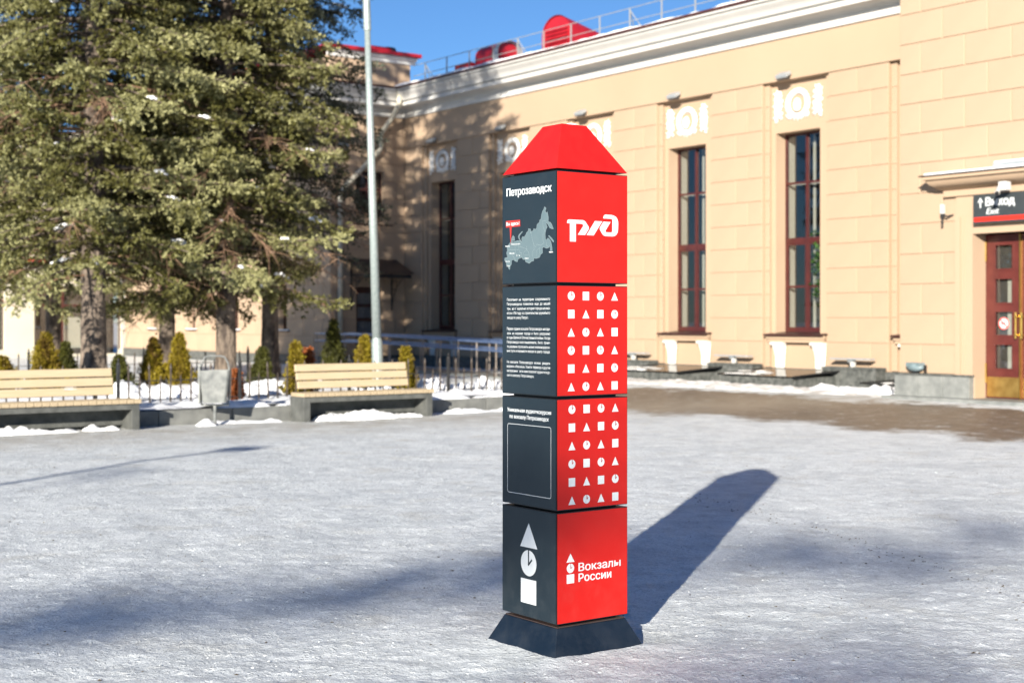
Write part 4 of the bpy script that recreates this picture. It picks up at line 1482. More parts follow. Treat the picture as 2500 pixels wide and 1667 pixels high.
def fence(label, V0, V1, U, z, step, post_every, cat='fence', along='v'):
    t = thing('iron_fence', label, cat, (0, 0, 0), A, 'low iron fences round the planting bed')
    n_ = int((V1 - V0) / step)
    P = (lambda a: (a, U)) if along == 'v' else (lambda a: (U, a))
    for k in range(n_ + 1):
        a = V0 + k * step
        xx, yy = P(a)
        if k % post_every == 0:
            MB().box(xx - 0.022, xx + 0.022, yy - 0.022, yy + 0.022, z - 0.1, z + 0.58).lathe([(0.03, 0.58), (0.03, 0.60), (0.012, 0.62), (0.02, 0.65), (0.004, 0.68)], (xx, yy, z), 8).build('post', 'iron_black', t)
        else:
            inst('picket', picket_me if k % 2 else short_me, t, (xx, yy, z + random.uniform(-0.004, 0.004)), (random.uniform(-0.02, 0.02), random.uniform(-0.02, 0.02), 0))
    for zz_ in (0.045, 0.33):
        a0, a1 = P(V0), P(V0 + n_ * step)
        mb = MB()
        if along == 'v':
            mb.box(a0[0], a1[0], U - 0.014, U + 0.014, z + zz_ - 0.007, z + zz_ + 0.007)
        else:
            mb.box(U - 0.014, U + 0.014, a0[1], a1[1], z + zz_ - 0.007, z + zz_ + 0.007)
        mb.build('rail', 'iron_black', t)
    return t


fence('low black iron fence with spear tops behind the benches', 2.0, 15.3, 20.55, 0.27, 0.165, 12)
fence('far low black iron fence with spear tops between the tree trunks', 2.0, 15.3, 28.6, 0.27, 0.2, 12)

# ---------------------------------------------------------------- ramp with railing
ramp = thing('access_ramp', 'concrete ramp with blue handrails running to the wing door', 'ramp', (F0[0], F0[1], 0), A)
rs = MB()
rs.prism([(19.5, 0.0), (19.5, 0.20), (9.0, 0.02), (9.0, 0.0)], (-4.05, 0, 0), (-2.9, 0, 0), (0, 1, 0), (0, 0, 1))
rs.box(-4.05, -0.05, 19.51, S_END - 0.06, 0.0, 0.22)
rs.build('slab', 'granite_grey', ramp)
for xr in (-4.0, -2.95):
    for z in (0.90, 0.68):
        MB().tube([(xr, 19.6, z + 0.2), (xr, 19.2, z + 0.2), (xr, 15.5, z + 0.16), (xr, 9.3, z + 0.02), (xr, 9.2, z - 0.1)], 0.03, 10).build('handrail', 'rail_blue', ramp, smooth=True)
    for k in range(12):
        s_ = 19.5 - 0.88 * k
        zb_ = 0.02 + 0.18 * (s_ - 9.0) / 10.5
        MB().tube([(xr, s_, zb_ - 0.02), (xr, s_, zb_ + 0.88)], 0.018, 8).build('post', 'rail_steel', ramp)

# ---------------------------------------------------------------- benches
BL, BD = 2.285, 0.44


def bench(label, V, U):
    t = thing('park_bench', label, 'bench', uv(U, V, 0), A, 'wooden benches on dark stone frames')
    for x0 in (0.0, BL - 0.11):
        MB().box(x0, x0 + 0.11, 0.0, BD, -0.01, 0.37).build('end_panel', 'concrete_dark', t, bevel=0.006)
    MB().box(0.11, BL - 0.11, 0.001, BD - 0.001, 0.29, 0.369).build('frame_top', 'concrete_dark', t)
    MB().box(0.11, BL - 0.11, BD - 0.09, BD - 0.002, 0.06, 0.289).build('back_panel', 'concrete_dark', t)
    n_ = 22
    for k in range(n_):
        a = -0.02 + (BL + 0.04) * k / n_
        b = -0.02 + (BL + 0.04) * (k + 1) / n_
        o = MB().box(a + 0.004, b - 0.004, -0.03, BD - 0.06, 0.371 + random.uniform(0, 0.002), 0.428 + random.uniform(0, 0.003)).build('seat_slat', 'pine_wood_worn', t, bevel=0.004)
    for bx0 in (0.42, BL - 0.50):
        MB().prism([(0.0, 0.30), (0.03, 0.30), (0.115, 0.86), (0.085, 0.86)], (bx0, BD - 0.055, 0), (bx0 + 0.05, BD - 0.055, 0), (0, 1, 0), (0, 0, 1)).build('back_bracket', 'iron_black', t)
    for k in range(3):
        z0 = 0.475 + 0.128 * k
        Mx_ = Matrix.Translation((0, BD - 0.060 + 0.15 * (z0 - 0.30), z0)) @ Matrix.Rotation(R(-8.5), 4, 'X')
        MB().box(0.10 - 0.012 * k, BL - 0.22 - 0.010 * k, -0.045, -0.003, 0.0, 0.112, Mx_).build('back_plank', 'pine_wood', t, bevel=0.006)
    return t


bench('left bench cut by the frame edge, wooden slats on dark stone frame', 7.569 - BL, 18.80)
bench('right bench between litter bin and pillar, wooden slats on dark stone frame', 10.113, 18.80)
mound('snow_pile', 'lumpy snow left under the left bench', 1.75, 0.26, 0.15, uv(18.98, 6.45, 0), A, 'snow', 71, (110, 26), rough=1.0)
mound('snow_pile', 'snow left under the right bench', 1.9, 0.27, 0.15, uv(18.98, 11.30, 0), A, 'snow', 76, (110, 26), rough=0.9)
mound('snow_pile', 'small clump of snow at the foot of the litter bin', 0.30, 0.22, 0.12, uv(18.95, 8.62, 0), A, 'snow', 83, (30, 20), rough=0.8)
mound('snow_pile', 'thin rim of snow along the kerb between bin and right bench', 1.3, 0.2, 0.06, uv(19.2, 9.3, 0), A, 'snow', 84, (60, 16), rough=1.0)
mound('snow_pile', 'thin rim of snow along the kerb right of the right bench', 2.9, 0.2, 0.07, uv(19.2, 13.9, 0), A, 'snow', 85, (120, 16), rough=1.2)
mound('snow_clump', 'little clump of snow on the left bench backrest', 0.22, 0.07, 0.05, uv(18.80 + 0.40, 6.75, 0.58), A, 'snow', 90, (16, 10))

# ---------------------------------------------------------------- litter bin
bn = thing('litter_bin', 'tilting galvanised litter bin with loop frame beside the kerb', 'bin', uv(18.98, 8.77, 0), R(9))
MB().tube([(0, 0, 0), (0, 0, 0.30)], 0.025, 10).build('stand', 'bin_metal', bn)
fr = MB()
lp = [(-0.22, 0, 0.30), (-0.235, 0, 0.55), (-0.235, 0, 0.80), (-0.215, 0, 0.90), (-0.16, 0, 0.985), (-0.09, 0, 1.0), (0.09, 0, 1.0), (0.16, 0, 0.985), (0.215, 0, 0.90), (0.235, 0, 0.80), (0.235, 0, 0.55), (0.22, 0, 0.30)]
fr.tube([(p[0] * 0.86, 0.02, p[2]) for p in lp], 0.013, 8, True)
fr.box(-0.2, 0.2, 0.0, 0.04, 0.285, 0.31)
fr.build('loop_frame', 'bin_metal', bn, smooth='auto')
bk = MB()
hw0, hw1, dp0, dp1 = 0.165, 0.215, 0.10, 0.155
zb0, zb1 = 0.33, 0.80
top = [(-hw1, -dp1), (-hw1 + 0.03, -dp1 - 0.02), (hw1 - 0.03, -dp1 - 0.02), (hw1, -dp1), (hw1, dp1), (-hw1, dp1)]
bot = [(-hw0, -dp0), (-hw0 + 0.03, -dp0 - 0.02), (hw0 - 0.03, -dp0 - 0.02), (hw0, -dp0), (hw0, dp0), (-hw0, dp0)]
n = 6
vv = [(a, b, zb1) for a, b in top] + [(a, b, zb0) for a, b in bot] + [(a * 0.95, b * 0.93, zb1) for a, b in top] + [(a * 0.93, b * 0.9, zb0 + 0.02) for a, b in bot]
ff = [(i, n + i, n + (i + 1) % n, (i + 1) % n) for i in range(n)] + [tuple(range(n, 2 * n))] + [(i, (i + 1) % n, 2 * n + (i + 1) % n, 2 * n + i) for i in range(n)]
ff += [(2 * n + i, 2 * n + (i + 1) % n, 3 * n + (i + 1) % n, 3 * n + i) for i in range(n)] + [tuple(range(3 * n, 4 * n))[::-1]]
bk.add(vv, ff)
bk.build('bucket', 'bin_metal', bn, bevel=0.006)
MB().box(-0.235, -0.20, -0.10, 0.10, 0.33, 0.84).build('side_plate', 'bin_metal', bn, bevel=0.01)
MB().box(-0.235, -0.19, -0.05, 0.06, 0.84, 0.89).build('hinge_plate', 'bin_metal', bn, bevel=0.01)

# ---------------------------------------------------------------- lamp post
lpst = thing('lamp_post', 'tall slightly leaning galvanised lamp post behind the right bench', 'lamp post', (-2.347, 25.0, 0.2), 0)
lean = Vector((-0.0304, 0, 1))
P_ = lambda z: tuple(Vector((0, 0, 0)) + lean * z)
MB().tube([P_(-0.3), P_(0.9), P_(1.0)], [0.098, 0.098, 0.082], 16).build('base_sleeve', 'galvanised', lpst, smooth='auto')
MB().tube([P_(0.95), P_(4.0), P_(6.45)], [0.080, 0.066, 0.052], 16).build('pole', 'galvanised', lpst, smooth=True)
MB().tube([P_(6.40), P_(6.42), P_(8.2)], [0.062, 0.066, 0.060], 16).build('upper_sleeve', 'galvanised', lpst, smooth='auto')
MB().tube([P_(8.2), tuple(Vector(P_(8.5)) + Vector((-0.3, -0.3, 0.1)))], 0.03, 8).build('arm', 'galvanised', lpst)
MB().box(-0.65, -0.25, -0.65, -0.35, 8.52, 8.60).build('luminaire', 'lamp_grey', lpst, bevel=0.02)

# added unseen lamp post, a stand-in for whatever throws the thin shadow at left
ol = thing('stand_in_lamp', 'added unseen lamp post standing in for whatever throws the thin shadow over the snow', 'lamp post', (-9.30, -2.9, 0), 0)
MB().tube([(0, 0, 0), (0, 0, 5.1)], [0.07, 0.05], 10).build('pole', 'galvanised', ol)
MB().tube([(0, 0, 5.0), (0.1, 0.1, 5.6), (0.5, 0.45, 5.95)], 0.04, 8).build('arm', 'galvanised', ol)
MB().box(0.35, 0.75, 0.3, 0.6, 5.9, 6.02).build('head', 'lamp_grey', ol)

# ================================================================ conifers


def needles(P, D, L, Rn, wn__, n_, tint, rng):
    """bottle-brush twigs: n_ flat needles round each twig axis. returns verts (N*n*3,3) and tint per vertex"""
    N = len(P)
    D = D / np.linalg.norm(D, axis=1, keepdims=True)
    ref = np.where(np.abs(D[:, 2:3]) < 0.9, np.array([[0, 0, 1.0]]), np.array([[1.0, 0, 0]]))
    X = np.cross(D, ref)
    X /= np.linalg.norm(X, axis=1, keepdims=True)
    Y = np.cross(D, X)
    t = rng.random((N, n_)) ** 0.9
    ph = rng.random((N, n_)) * 2 * np.pi
    L = np.broadcast_to(np.asarray(L, float), (N,))
    Rn = np.broadcast_to(np.asarray(Rn, float), (N,))
    base = P[:, None, :] + D[:, None, :] * (L[:, None] * t)[..., None]
    rad = X[:, None, :] * np.cos(ph)[..., None] + Y[:, None, :] * np.sin(ph)[..., None]
    nd = D[:, None, :] * 0.75 + rad * 0.75
    ln = Rn[:, None] * (1.05 - 0.45 * t) * rng.uniform(0.7, 1.25, (N, n_))
    tip = base + nd * ln[..., None]
    side = np.cross(nd, rng.normal(size=(N, n_, 3)))
    side /= np.linalg.norm(side, axis=2, keepdims=True) + 1e-9
    wv_ = side * (wn__ * rng.uniform(0.7, 1.3, (N, n_)))[..., None]
    v = np.stack([base - wv_, base + wv_, tip], axis=2).reshape(-1, 3)
    tt = np.clip(np.broadcast_to(np.asarray(tint)[:, None], (N, n_)) + rng.normal(0, 0.06, (N, n_)), 0, 1)
    tt = np.repeat(tt.reshape(-1), 3)
    return v, tt


def tri_mesh(name, v, tint, m):
    me = bpy.data.meshes.new(name)
    nv = len(v)
    me.vertices.add(nv)
    me.vertices.foreach_set('co', v.astype(np.float32).ravel())
    me.loops.add(nv)
    me.loops.foreach_set('vertex_index', np.arange(nv, dtype=np.int32))
    me.polygons.add(nv // 3)
    me.polygons.foreach_set('loop_start', np.arange(0, nv, 3, dtype=np.int32))
    a = me.attributes.new('tint', 'FLOAT', 'POINT')
    a.data.foreach_set('value', tint.astype(np.float32))
    me.materials.append(MAT[m])
    me.update(calc_edges=True)
    return me


def spruce_parts(seed, H, z0, Rm, m, dense=1.0, n_needles=9):
    rng = np.random.default_rng(seed)
    rn = random.Random(seed)
    P, D, T, Ls = [], [], [], []
    br = MB()
    snow_at = []
    dead = MB()
    z = z0

    def twig(pos, dr_, tn, ln):
        P.append(pos)
        D.append(dr_)
        T.append(tn)
        Ls.append(ln)

    while z < H - 0.4:
        tz = (z - z0) / (H - z0)
        prof = (1 - tz) ** 0.72 * (0.82 + 0.18 * min(1, tz * 7))
        nb = rn.randint(7, 9) if tz < 0.6 else 6
        az0 = rn.uniform(0, 6.28)
        for b in range(nb):
            az = az0 + 6.283 * b / nb + rn.uniform(-0.35, 0.35)
            Lb = Rm * prof * rn.uniform(0.62, 1.20) + 0.12
            if rn.random() < 0.10:
                Lb *= 0.45
            zz = z + rn.uniform(-0.16, 0.16)
            up = rn.uniform(0.0, 0.24)
            dr = rn.uniform(0.30, 0.66)
            hook = rn.uniform(0.10, 0.34)
            c, s = math.cos(az), math.sin(az)
            curve = lambda q: zz + Lb * (up * q - dr * q * q + hook * q ** 3)
            bt = rn.gauss(0.02, 0.21)
            pts = [(c * Lb * q, s * Lb * q, curve(q)) for q in (0, 0.25, 0.5, 0.75, 1.0)]
            br.tube(pts, [0.035 * (1 - tz * 0.6), 0.027, 0.019, 0.012, 0.005], 4, False)
            if rn.random() < 0.13 and tz < 0.42:
                snow_at.append((pts[3], az))
            step = 0.125 / dense
            r = 0.25 * Lb
            while r < Lb:
                q = r / Lb
                cz = curve(q)
                slope = up - 2 * dr * q + 3 * hook * q * q
                inner = q < 0.5
                for sg_ in (-1, 1):
                    if inner and rn.random() < 0.55:
                        continue
                    l = (0.15 + 0.55 * (1 - q) ** 0.65 * min(1.0, Lb / 1.7)) * rn.uniform(0.5, 1.25)
                    out = rn.uniform(0.40, 0.85)
                    hang = rn.uniform(-0.55, 0.12)
                    dd = np.array([c * out - s * sg_ * 0.8, s * out + c * sg_ * 0.8, slope * 0.6 + hang])
                    dd /= np.linalg.norm(dd)
                    k = 0.04
                    while k < l:
                        f = k / l
                        pos = np.array([c * r, s * r, cz - 0.35 * k * k]) + dd * k
                        jit = np.array([rn.gauss(0, 0.5), rn.gauss(0, 0.5), rn.gauss(0.05, 0.45)])
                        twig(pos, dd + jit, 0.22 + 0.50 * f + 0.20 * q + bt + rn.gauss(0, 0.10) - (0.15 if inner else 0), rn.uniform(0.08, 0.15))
                        k += 0.078 / dense
                if q > 0.35 and rn.random() < 0.30:
                    # spray hanging from the bough
                    l = rn.uniform(0.18, 0.50) * min(1.0, Lb / 1.5)
                    k = 0.05
                    ox, oy = rn.gauss(0, 0.12), rn.gauss(0, 0.12)
                    while k < l:
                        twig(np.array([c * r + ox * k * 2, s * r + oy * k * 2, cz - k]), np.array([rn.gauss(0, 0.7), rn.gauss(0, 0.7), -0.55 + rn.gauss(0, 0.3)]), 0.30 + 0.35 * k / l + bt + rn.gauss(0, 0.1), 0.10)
                        k += 0.055
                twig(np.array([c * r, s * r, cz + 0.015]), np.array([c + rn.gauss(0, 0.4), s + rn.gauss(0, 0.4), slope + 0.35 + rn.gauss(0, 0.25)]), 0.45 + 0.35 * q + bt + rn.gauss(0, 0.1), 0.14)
                r += step
            for k in range(12):
                # dense tuft at the bough's end
                off = np.array([rn.gauss(0, 0.09), rn.gauss(0, 0.09), rn.gauss(0, 0.055)])
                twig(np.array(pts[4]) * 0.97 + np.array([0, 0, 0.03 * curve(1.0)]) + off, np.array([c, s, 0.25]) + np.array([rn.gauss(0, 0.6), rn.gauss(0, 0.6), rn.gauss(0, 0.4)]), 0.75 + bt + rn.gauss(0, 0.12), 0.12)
        z += (rn.uniform(0.27, 0.37) if tz < 0.5 else rn.uniform(0.36, 0.48)) / dense ** 0.5
    # dead lower branches
    for k in range(24):
        az = rn.uniform(0, 6.28)
        zz = z0 + rn.uniform(-0.4, 3.6)
        Lb = Rm * rn.uniform(0.55, 1.02)
        c, s = math.cos(az), math.sin(az)
        pts = [(c * Lb * q, s * Lb * q, zz + Lb * (0.05 * q - 0.30 * q * q)) for q in (0, 0.3, 0.6, 1.0)]
        dead.tube(pts, [0.022, 0.015, 0.010, 0.004], 4, False)
        for j in range(30):
            q = rn.uniform(0.25, 1)
            p0 = Vector((c * Lb * q, s * Lb * q, zz + Lb * (0.05 * q - 0.30 * q * q)))
            d_ = Vector((c * 0.5 + rn.gauss(0, 0.6), s * 0.5 + rn.gauss(0, 0.6), rn.gauss(-0.3, 0.4))).normalized() * rn.uniform(0.15, 0.5)
            dead.tube([p0, p0 + d_ * 0.6 + Vector((0, 0, -0.02)), p0 + d_ + Vector((0, 0, -0.08))], [0.006, 0.005, 0.002], 3, False)
    P = np.array(P)
    v, tt = needles(P, np.array(D), np.array(Ls), 0.064, 0.0150, n_needles, np.array(T), rng)
    crown = tri_mesh('crown', v, tt, m)
    return crown, br.mesh('boughs', 'bark'), dead.mesh('dead_branches', 'dead_twig'), snow_at


def trunk_mesh(seed, H, r0):
    rn = np.random.default_rng(seed)
    nz, na = 60, 26
    zz = np.linspace(-0.3, H, nz)
    aa = np.linspace(0, 2 * np.pi, na + 1)
    Az, Zz = np.meshgrid(aa, zz)
    rad = r0 * (1 - np.clip(Zz, 0, None) / (H * 1.02)) + 0.42 * r0 * np.exp(-np.clip(Zz, 0, None) / 0.30) * (0.6 + 0.4 * np.cos(5 * Az + seed))
    rad = rad * (1 + 0.10 * vnoise(np.cos(Az) * 4 + seed, Zz * 3.0 + np.sin(Az) * 4) + 0.10 * vnoise(np.cos(Az) * 11 + seed, Zz * 8.0 + np.sin(Az) * 11))
    return grid_mesh('trunk', rad * np.cos(Az), rad * np.sin(Az), Zz, 'bark')


snow_me = [MB().blob((0, 0, 0), 0.15, 0.12, 0.075, 200 + k, 0.32, 14, 9).blob((0.13, 0.05, -0.03), 0.09, 0.08, 0.05, 220 + k, 0.35, 10, 7).blob((-0.12, -0.06, -0.02), 0.08, 0.07, 0.05, 230 + k, 0.35, 10, 7).mesh('snow_clump', 'snow', True) for k in range(3)]


def plant_spruce(label, kit, tr, loc, rz, sc=1.0, snow_n=20, dead=True):
    t = thing('spruce_tree', label, 'tree', loc, rz, 'spruces in the planting bed')
    t.scale = (sc, sc, sc)
    inst('trunk', tr, t)
    inst('crown', kit[0], t)
    inst('boughs', kit[1], t)['kind'] = 'stuff'
    if dead:
        inst('dead_branches', kit[2], t)['kind'] = 'stuff'
    rn = random.Random(label)
    for k, (p, az) in enumerate(kit[3][:snow_n]):
        q_ = rn.uniform(0.3, 0.8)
        inst('snow_clump', snow_me[k % 3], t, (p[0], p[1], p[2] + 0.035), (rn.uniform(-0.15, 0.15), 0.25, az), (q_ * rn.uniform(1.0, 1.5), q_, q_ * 0.9))
    return t


kitA = spruce_parts(31, 19.0, 2.35, 2.75, 'spruce_needles', 1.1, 10)
kitB = spruce_parts(47, 19.0, 2.0, 2.5, 'spruce_needles', 1.1, 10)
kitC = spruce_parts(63, 19.0, 3.6, 2.75, 'spruce_needles_old', 0.85, 8)
trA = trunk_mesh(3, 18.5, 0.235)
trB = trunk_mesh(5, 18.5, 0.205)


def at_px(px, depth, z=0.2):
    return ((px - 1250) / 3472.0 * depth, depth, z)


plant_spruce('large spruce with thick light trunk behind the left bench', kitA, trA, (-7.80, 26.5, 0.22), 0.4)
plant_spruce('large spruce with scarred trunk behind the litter bin', kitB, trB, (-5.75, 28.6, 0.22), 2.0)
plant_spruce('dark shaded spruce standing right behind the litter bin spruce', kitC, trB, (-5.65, 33.2, 0.1), 1.1)
plant_spruce('thin dark trunked spruce between the two large spruces', kitB, trB, (-8.15, 33.6, 0.1), 4.4, 0.95)
plant_spruce('spruce with slim trunk at the far left behind the left bench', kitC, trB, (-10.9, 33.8, 0.1), 3.0, 0.92)
plant_spruce('spruce whose low boughs hang in at the left frame edge', kitA, trA, (-12.1, 30.0, 0.1), 2.6, 1.0)

# added unseen pine: clumps placed to cast the shade band across square and pillar
pt = thing('stand_in_pine', 'added unseen pine behind the viewer, shaped to shade the foreground snow', 'tree', (-17.2, -31.6, 0), 0)
T0 = 40.0
cl = []                      # (ground x, ground y, half-length along the band, half thickness across, density)
for gx_, gy_, hl, ht, nn in ((-2.80, 6.95, 0.6, 0.16, 70), (-2.05, 7.35, 0.5, 0.20, 95), (-1.25, 7.7, 0.55, 0.14, 50), (-0.45, 8.2, 0.55, 0.20, 65), (0.35, 8.75, 0.55, 0.36, 300), (1.1, 8.85, 0.35, 0.14, 20),
                             (1.85, 9.25, 0.45, 0.24, 100), (2.50, 8.95, 0.45, 0.22, 90), (3.45, 10.0, 0.35, 0.28, 70),
                             (0.9, 5.75, 0.7, 0.20, 70), (1.7, 5.9, 0.6, 0.20, 70), (-3.9, 14.0, 0.3, 0.16, 30)):
    cl.append((gx_, gy_, hl, ht, nn))
rng = np.random.default_rng(77)
P, D, T = [], [], []
limb = MB()
hub = Vector((-17.2, -31.6, 0))
for gx_, gy_, hl, ht, nn in cl:
    c = Vector((gx_, gy_, 0)) + SUN * T0 - hub
    for _ in range(nn):
        a, b, e = rng.normal(0, 0.5), rng.normal(0, 0.5), rng.normal(0, 0.35)
        off = Vector((0.88, 0.47, 0)) * (a * hl) + Vector((0, 0, 1)) * (b * ht) + Vector((-0.47, 0.88, 0)) * e
        P.append(c + off)
        D.append(rng.normal(size=3) + np.array([0, 0, 0.2]))
        T.append(0.5)
    zt = min(c.z, 12.3)
    limb.tube([(0, 0, 11.1), (c.x * 0.5, c.y * 0.5, zt - 0.1), tuple(c)], [0.03, 0.022, 0.012], 6)
v, tt = needles(np.array(P), np.array(D), 0.16, 0.085, 0.013, 14, np.array(T), rng)
inst('crown', tri_mesh('crown', v, tt, 'spruce_needles_old'), pt)
limb.build('limbs', 'bark', pt)['kind'] = 'stuff'
inst('trunk', trunk_mesh(9, 14.0, 0.25), pt)

# ---------------------------------------------------------------- thujas


def thuja_mesh(seed, h, r, m, n_=900, bare=0.0):
    rng = np.random.default_rng(seed)
    t = rng.random(n_) ** 1.25
    az = rng.random(n_) * 2 * np.pi
    lob = 1 + 0.25 * np.sin(3 * az + seed + 4 * t) + 0.22 * np.sin(5.3 * az - 9 * t + 2 * seed) + 0.18 * np.sin(17 * t + 2 * az)
    rr = r * (np.minimum(1, (t + 0.04) * 6) ** 0.6) * (1 - t) ** 0.95 * rng.uniform(0.4, 1.2, n_) ** 0.7 * lob
    P = np.stack([rr * np.cos(az), rr * np.sin(az), t * h], 1)
    D = np.stack([np.cos(az) * 0.45, np.sin(az) * 0.45, np.full(n_, 1.0)], 1) + rng.normal(0, 0.3, (n_, 3))
    tint = 0.35 + 0.35 * rng.random(n_) + 0.2 * np.sin(az * 2 + seed) - bare * (np.sin(az * 1.5 + t * 6 + seed) > 0.3)
    v, tt = needles(P, D, 0.12, 0.06, 0.014, 12, tint, rng)
    return tri_mesh('foliage', v, tt, m)


stem_me = MB().tube([(0, 0, -0.1), (0, 0, 0.5)], [0.025, 0.012], 6).mesh('stem', 'bark')
th = [  # px, depth, ybase->z0, height, radius, kind, label
    (814, 30.0, 1.22, 0.27, 'thuja_green', 0.35, 'tall dark green thuja left of the lamp post'),
    (890, 27.0, 0.92, 0.24, 'thuja_gold', 0.1, 'golden thuja right against the lamp post'),
    (722, 23.6, 0.84, 0.17, 'thuja_gold', 0.15, 'golden thuja behind the left end of the right bench'),
    (752, 24.2, 0.74, 0.12, 'shrub_orange', 0.0, 'rust orange shrub behind the left end of the right bench'),
    (990, 24.6, 0.75, 0.15, 'thuja_gold', 0.1, 'golden thuja behind the right end of the right bench'),
    (640, 27.5, 0.68, 0.20, 'thuja_green', 0.1, 'small dark thuja between litter bin and right bench'),
    (112, 25.0, 0.98, 0.33, 'thuja_gold', 0.35, 'wide golden thuja left of the thick spruce trunk'),
    (160, 29.0, 0.75, 0.22, 'thuja_green', 0.1, 'green thuja just left of the thick spruce trunk'),
    (292, 24.0, 0.60, 0.24, 'thuja_green', 0.1, 'low green thuja just right of the thick spruce trunk'),
    (375, 28.0, 0.85, 0.24, 'thuja_gold', 0.5, 'browned thuja left of the pair before the litter bin'),
    (438, 28.0, 0.95, 0.24, 'thuja_gold', 0.0, 'bright golden thuja left above the litter bin'),
    (8, 25.5, 0.55, 0.25, 'thuja_gold', 0.1, 'golden thuja cut by the left frame edge'),
    (575, 22.6, 0.42, 0.07, 'shrub_orange', 0.0, 'rust orange shrub against the right side of the litter bin'),
]
for k, (px, dep, hh, rr2, m, bare, lab) in enumerate(th):
    nm = 'low_shrub' if 'shrub' in lab else 'thuja'
    t = thing(nm, lab, 'shrub', at_px(px, dep, 0.22), k * 1.3, 'shrubs in the planting bed')
    inst('foliage', thuja_mesh(300 + k, hh, rr2, m, int(500 + 2200 * hh * rr2), bare), t)
    inst('stem', stem_me, t)

# potted plant behind the window nearest the exit
t = thing('potted_plant', 'green leafy plant inside the window nearest the exit', 'plant', sd(2.72, -0.74, 1.165), A)
MB().lathe([(0.08, 0), (0.11, 0.2), (0.12, 0.2), (0.10, 0.19)], seg=12).build('pot', 'gutter_brown', t)
rng = np.random.default_rng(5)
N = 260
P = np.stack([rng.normal(0, 0.16, N), rng.normal(0, 0.18, N), 1.3 + rng.normal(0.4, 0.38, N)], 1)
v, tt = needles(P, rng.normal(size=(N, 3)), 0.12, 0.12, 0.03, 6, rng.random(N), rng)
inst('foliage', tri_mesh('foliage', v, tt, 'plant_green'), t)
MB().tube([(0, 0, 0.2), (0.02, 0.03, 0.9), (0, 0, 1.6)], 0.015, 6).build('stem', 'bark', t)

# ================================================================ the information pillar
HW = 0.208
pil = thing('information_pillar', 'tall square information pillar of red and slate panels with red pyramid cap', 'information pillar', (PIL[0], PIL[1], 0), PTH)
# base
b0, b1, zt = 0.272, 0.202, 0.128
MB().add([(-b0, -b0, -0.02), (b0, -b0, -0.02), (b0, b0, -0.02), (-b0, b0, -0.02), (-b1, -b1, zt), (b1, -b1, zt), (b1, b1, zt), (-b1, b1, zt)],
         [(0, 3, 2, 1), (4, 5, 6, 7), (0, 1, 5, 4), (1, 2, 6, 5), (2, 3, 7, 6), (3, 0, 4, 7)]).build('base', 'base_slate', pil, bevel=0.003)
MB().box(-0.17, 0.17, -0.17, 0.17, 0.128, 2.20).build('core', 'frame_black', pil)
MB().box(-0.198, 0.198, -0.198, 0.198, 0.1285, 0.133).build('base_dirt', 'canopy_brown', pil)
# cap
c0, c1, cz0, cz1 = 0.2085, 0.073, 2.197, 2.422
MB().add([(-c0, -c0, cz0), (c0, -c0, cz0), (c0, c0, cz0), (-c0, c0, cz0), (-c1, -c1, cz1), (c1, -c1, cz1), (c1, c1, cz1), (-c1, c1, cz1)],
         [(0, 3, 2, 1), (4, 5, 6, 7), (0, 1, 5, 4), (1, 2, 6, 5), (2, 3, 7, 6), (3, 0, 4, 7)]).build('cap', 'cap_red', pil, bevel=0.0015)
MB().blob((0.02, 0.0, cz1 + 0.002), 0.05, 0.045, 0.010, 3, 0.3, 12, 8).build('cap_snow', 'snow', pil, smooth=True)
PR = 0.0032


def left(a, z, e=PR + 0.0006):          # a: metres right of the left edge's far end measured from the corner (negative), face looking -x
    return (-HW - e, -HW - a, z)


def right(a, z, e=PR + 0.0006):         # a: metres from the corner, face looking -y
    return (-HW + a, -HW - e, z)


ZB = [(2.186, 1.682), (1.671, 1.170), (1.159, 0.658), (0.647, 0.147)]
blocks = []
for k, (z1, z0) in enumerate(ZB):
    b = MB().box(-HW, HW, -HW, HW, z0, z1).build('block', 'frame_black', pil)
    blocks.append(b)
    i_ = 0.0035
    zA, zB_ = z0 + i_, z1 - i_
    MB().box(-HW - PR, -HW + 0.001, -HW + i_, HW - i_, zA, zB_).build('panel', 'panel_slate', b, label='slate grey printed panel')
    MB().box(-HW + i_, HW - i_, -HW - PR, -HW + 0.001, zA, zB_).build('panel', 'panel_red', b, label='red printed panel')
    MB().box(HW - 0.001, HW + PR, -HW + i_, HW - i_, zA, zB_).build('panel', 'panel_slate', b)
    MB().box(-HW + i_, HW - i_, HW - 0.001, HW + PR, zA, zB_).build('panel', 'panel_red', b)


def put(face, v2, f2, name, m, parent, e=None):
    e = (PR + 0.0006) if e is None else e
    vv = [face(p[0], p[1], e + (0.00004 * p[2] if len(p) > 2 else 0.0)) for p in v2]
    mb = MB().add(vv, f2)
    o = mb.build(name, m, parent)
    # lettering must look outwards
    me = o.data
    want = Vector((-1, 0, 0)) if face is left else Vector((0, -1, 0))
    bad = [p for p in me.polygons if p.normal.dot(want) < 0]
    if bad:
        bm = bmesh.new()
        bm.from_mesh(me)
        bmesh.ops.reverse_faces(bm, faces=[f for f in bm.faces if f.normal.dot(want) < 0])
        bm.to_mesh(me)
        bm.free()
    return o


def mm(pts):
    return [(a / 1000.0, z / 1000.0) for a, z in pts]


def fill_poly(pts):
    """triangulate one outline"""
    bm = bmesh.new()
    vs__ = [bm.verts.new((p[0], p[1], 0)) for p in pts]
    es = [bm.edges.new((vs__[i], vs__[(i + 1) % len(vs__)])) for i in range(len(vs__))]
    bmesh.ops.triangle_fill(bm, edges=es, use_beauty=True)
    bm.verts.index_update()
    v2 = [(q.co.x, q.co.y) for q in bm.verts]
    f2 = [tuple(q.index for q in f.verts) for f in bm.faces]
    bm.free()
    return v2, f2


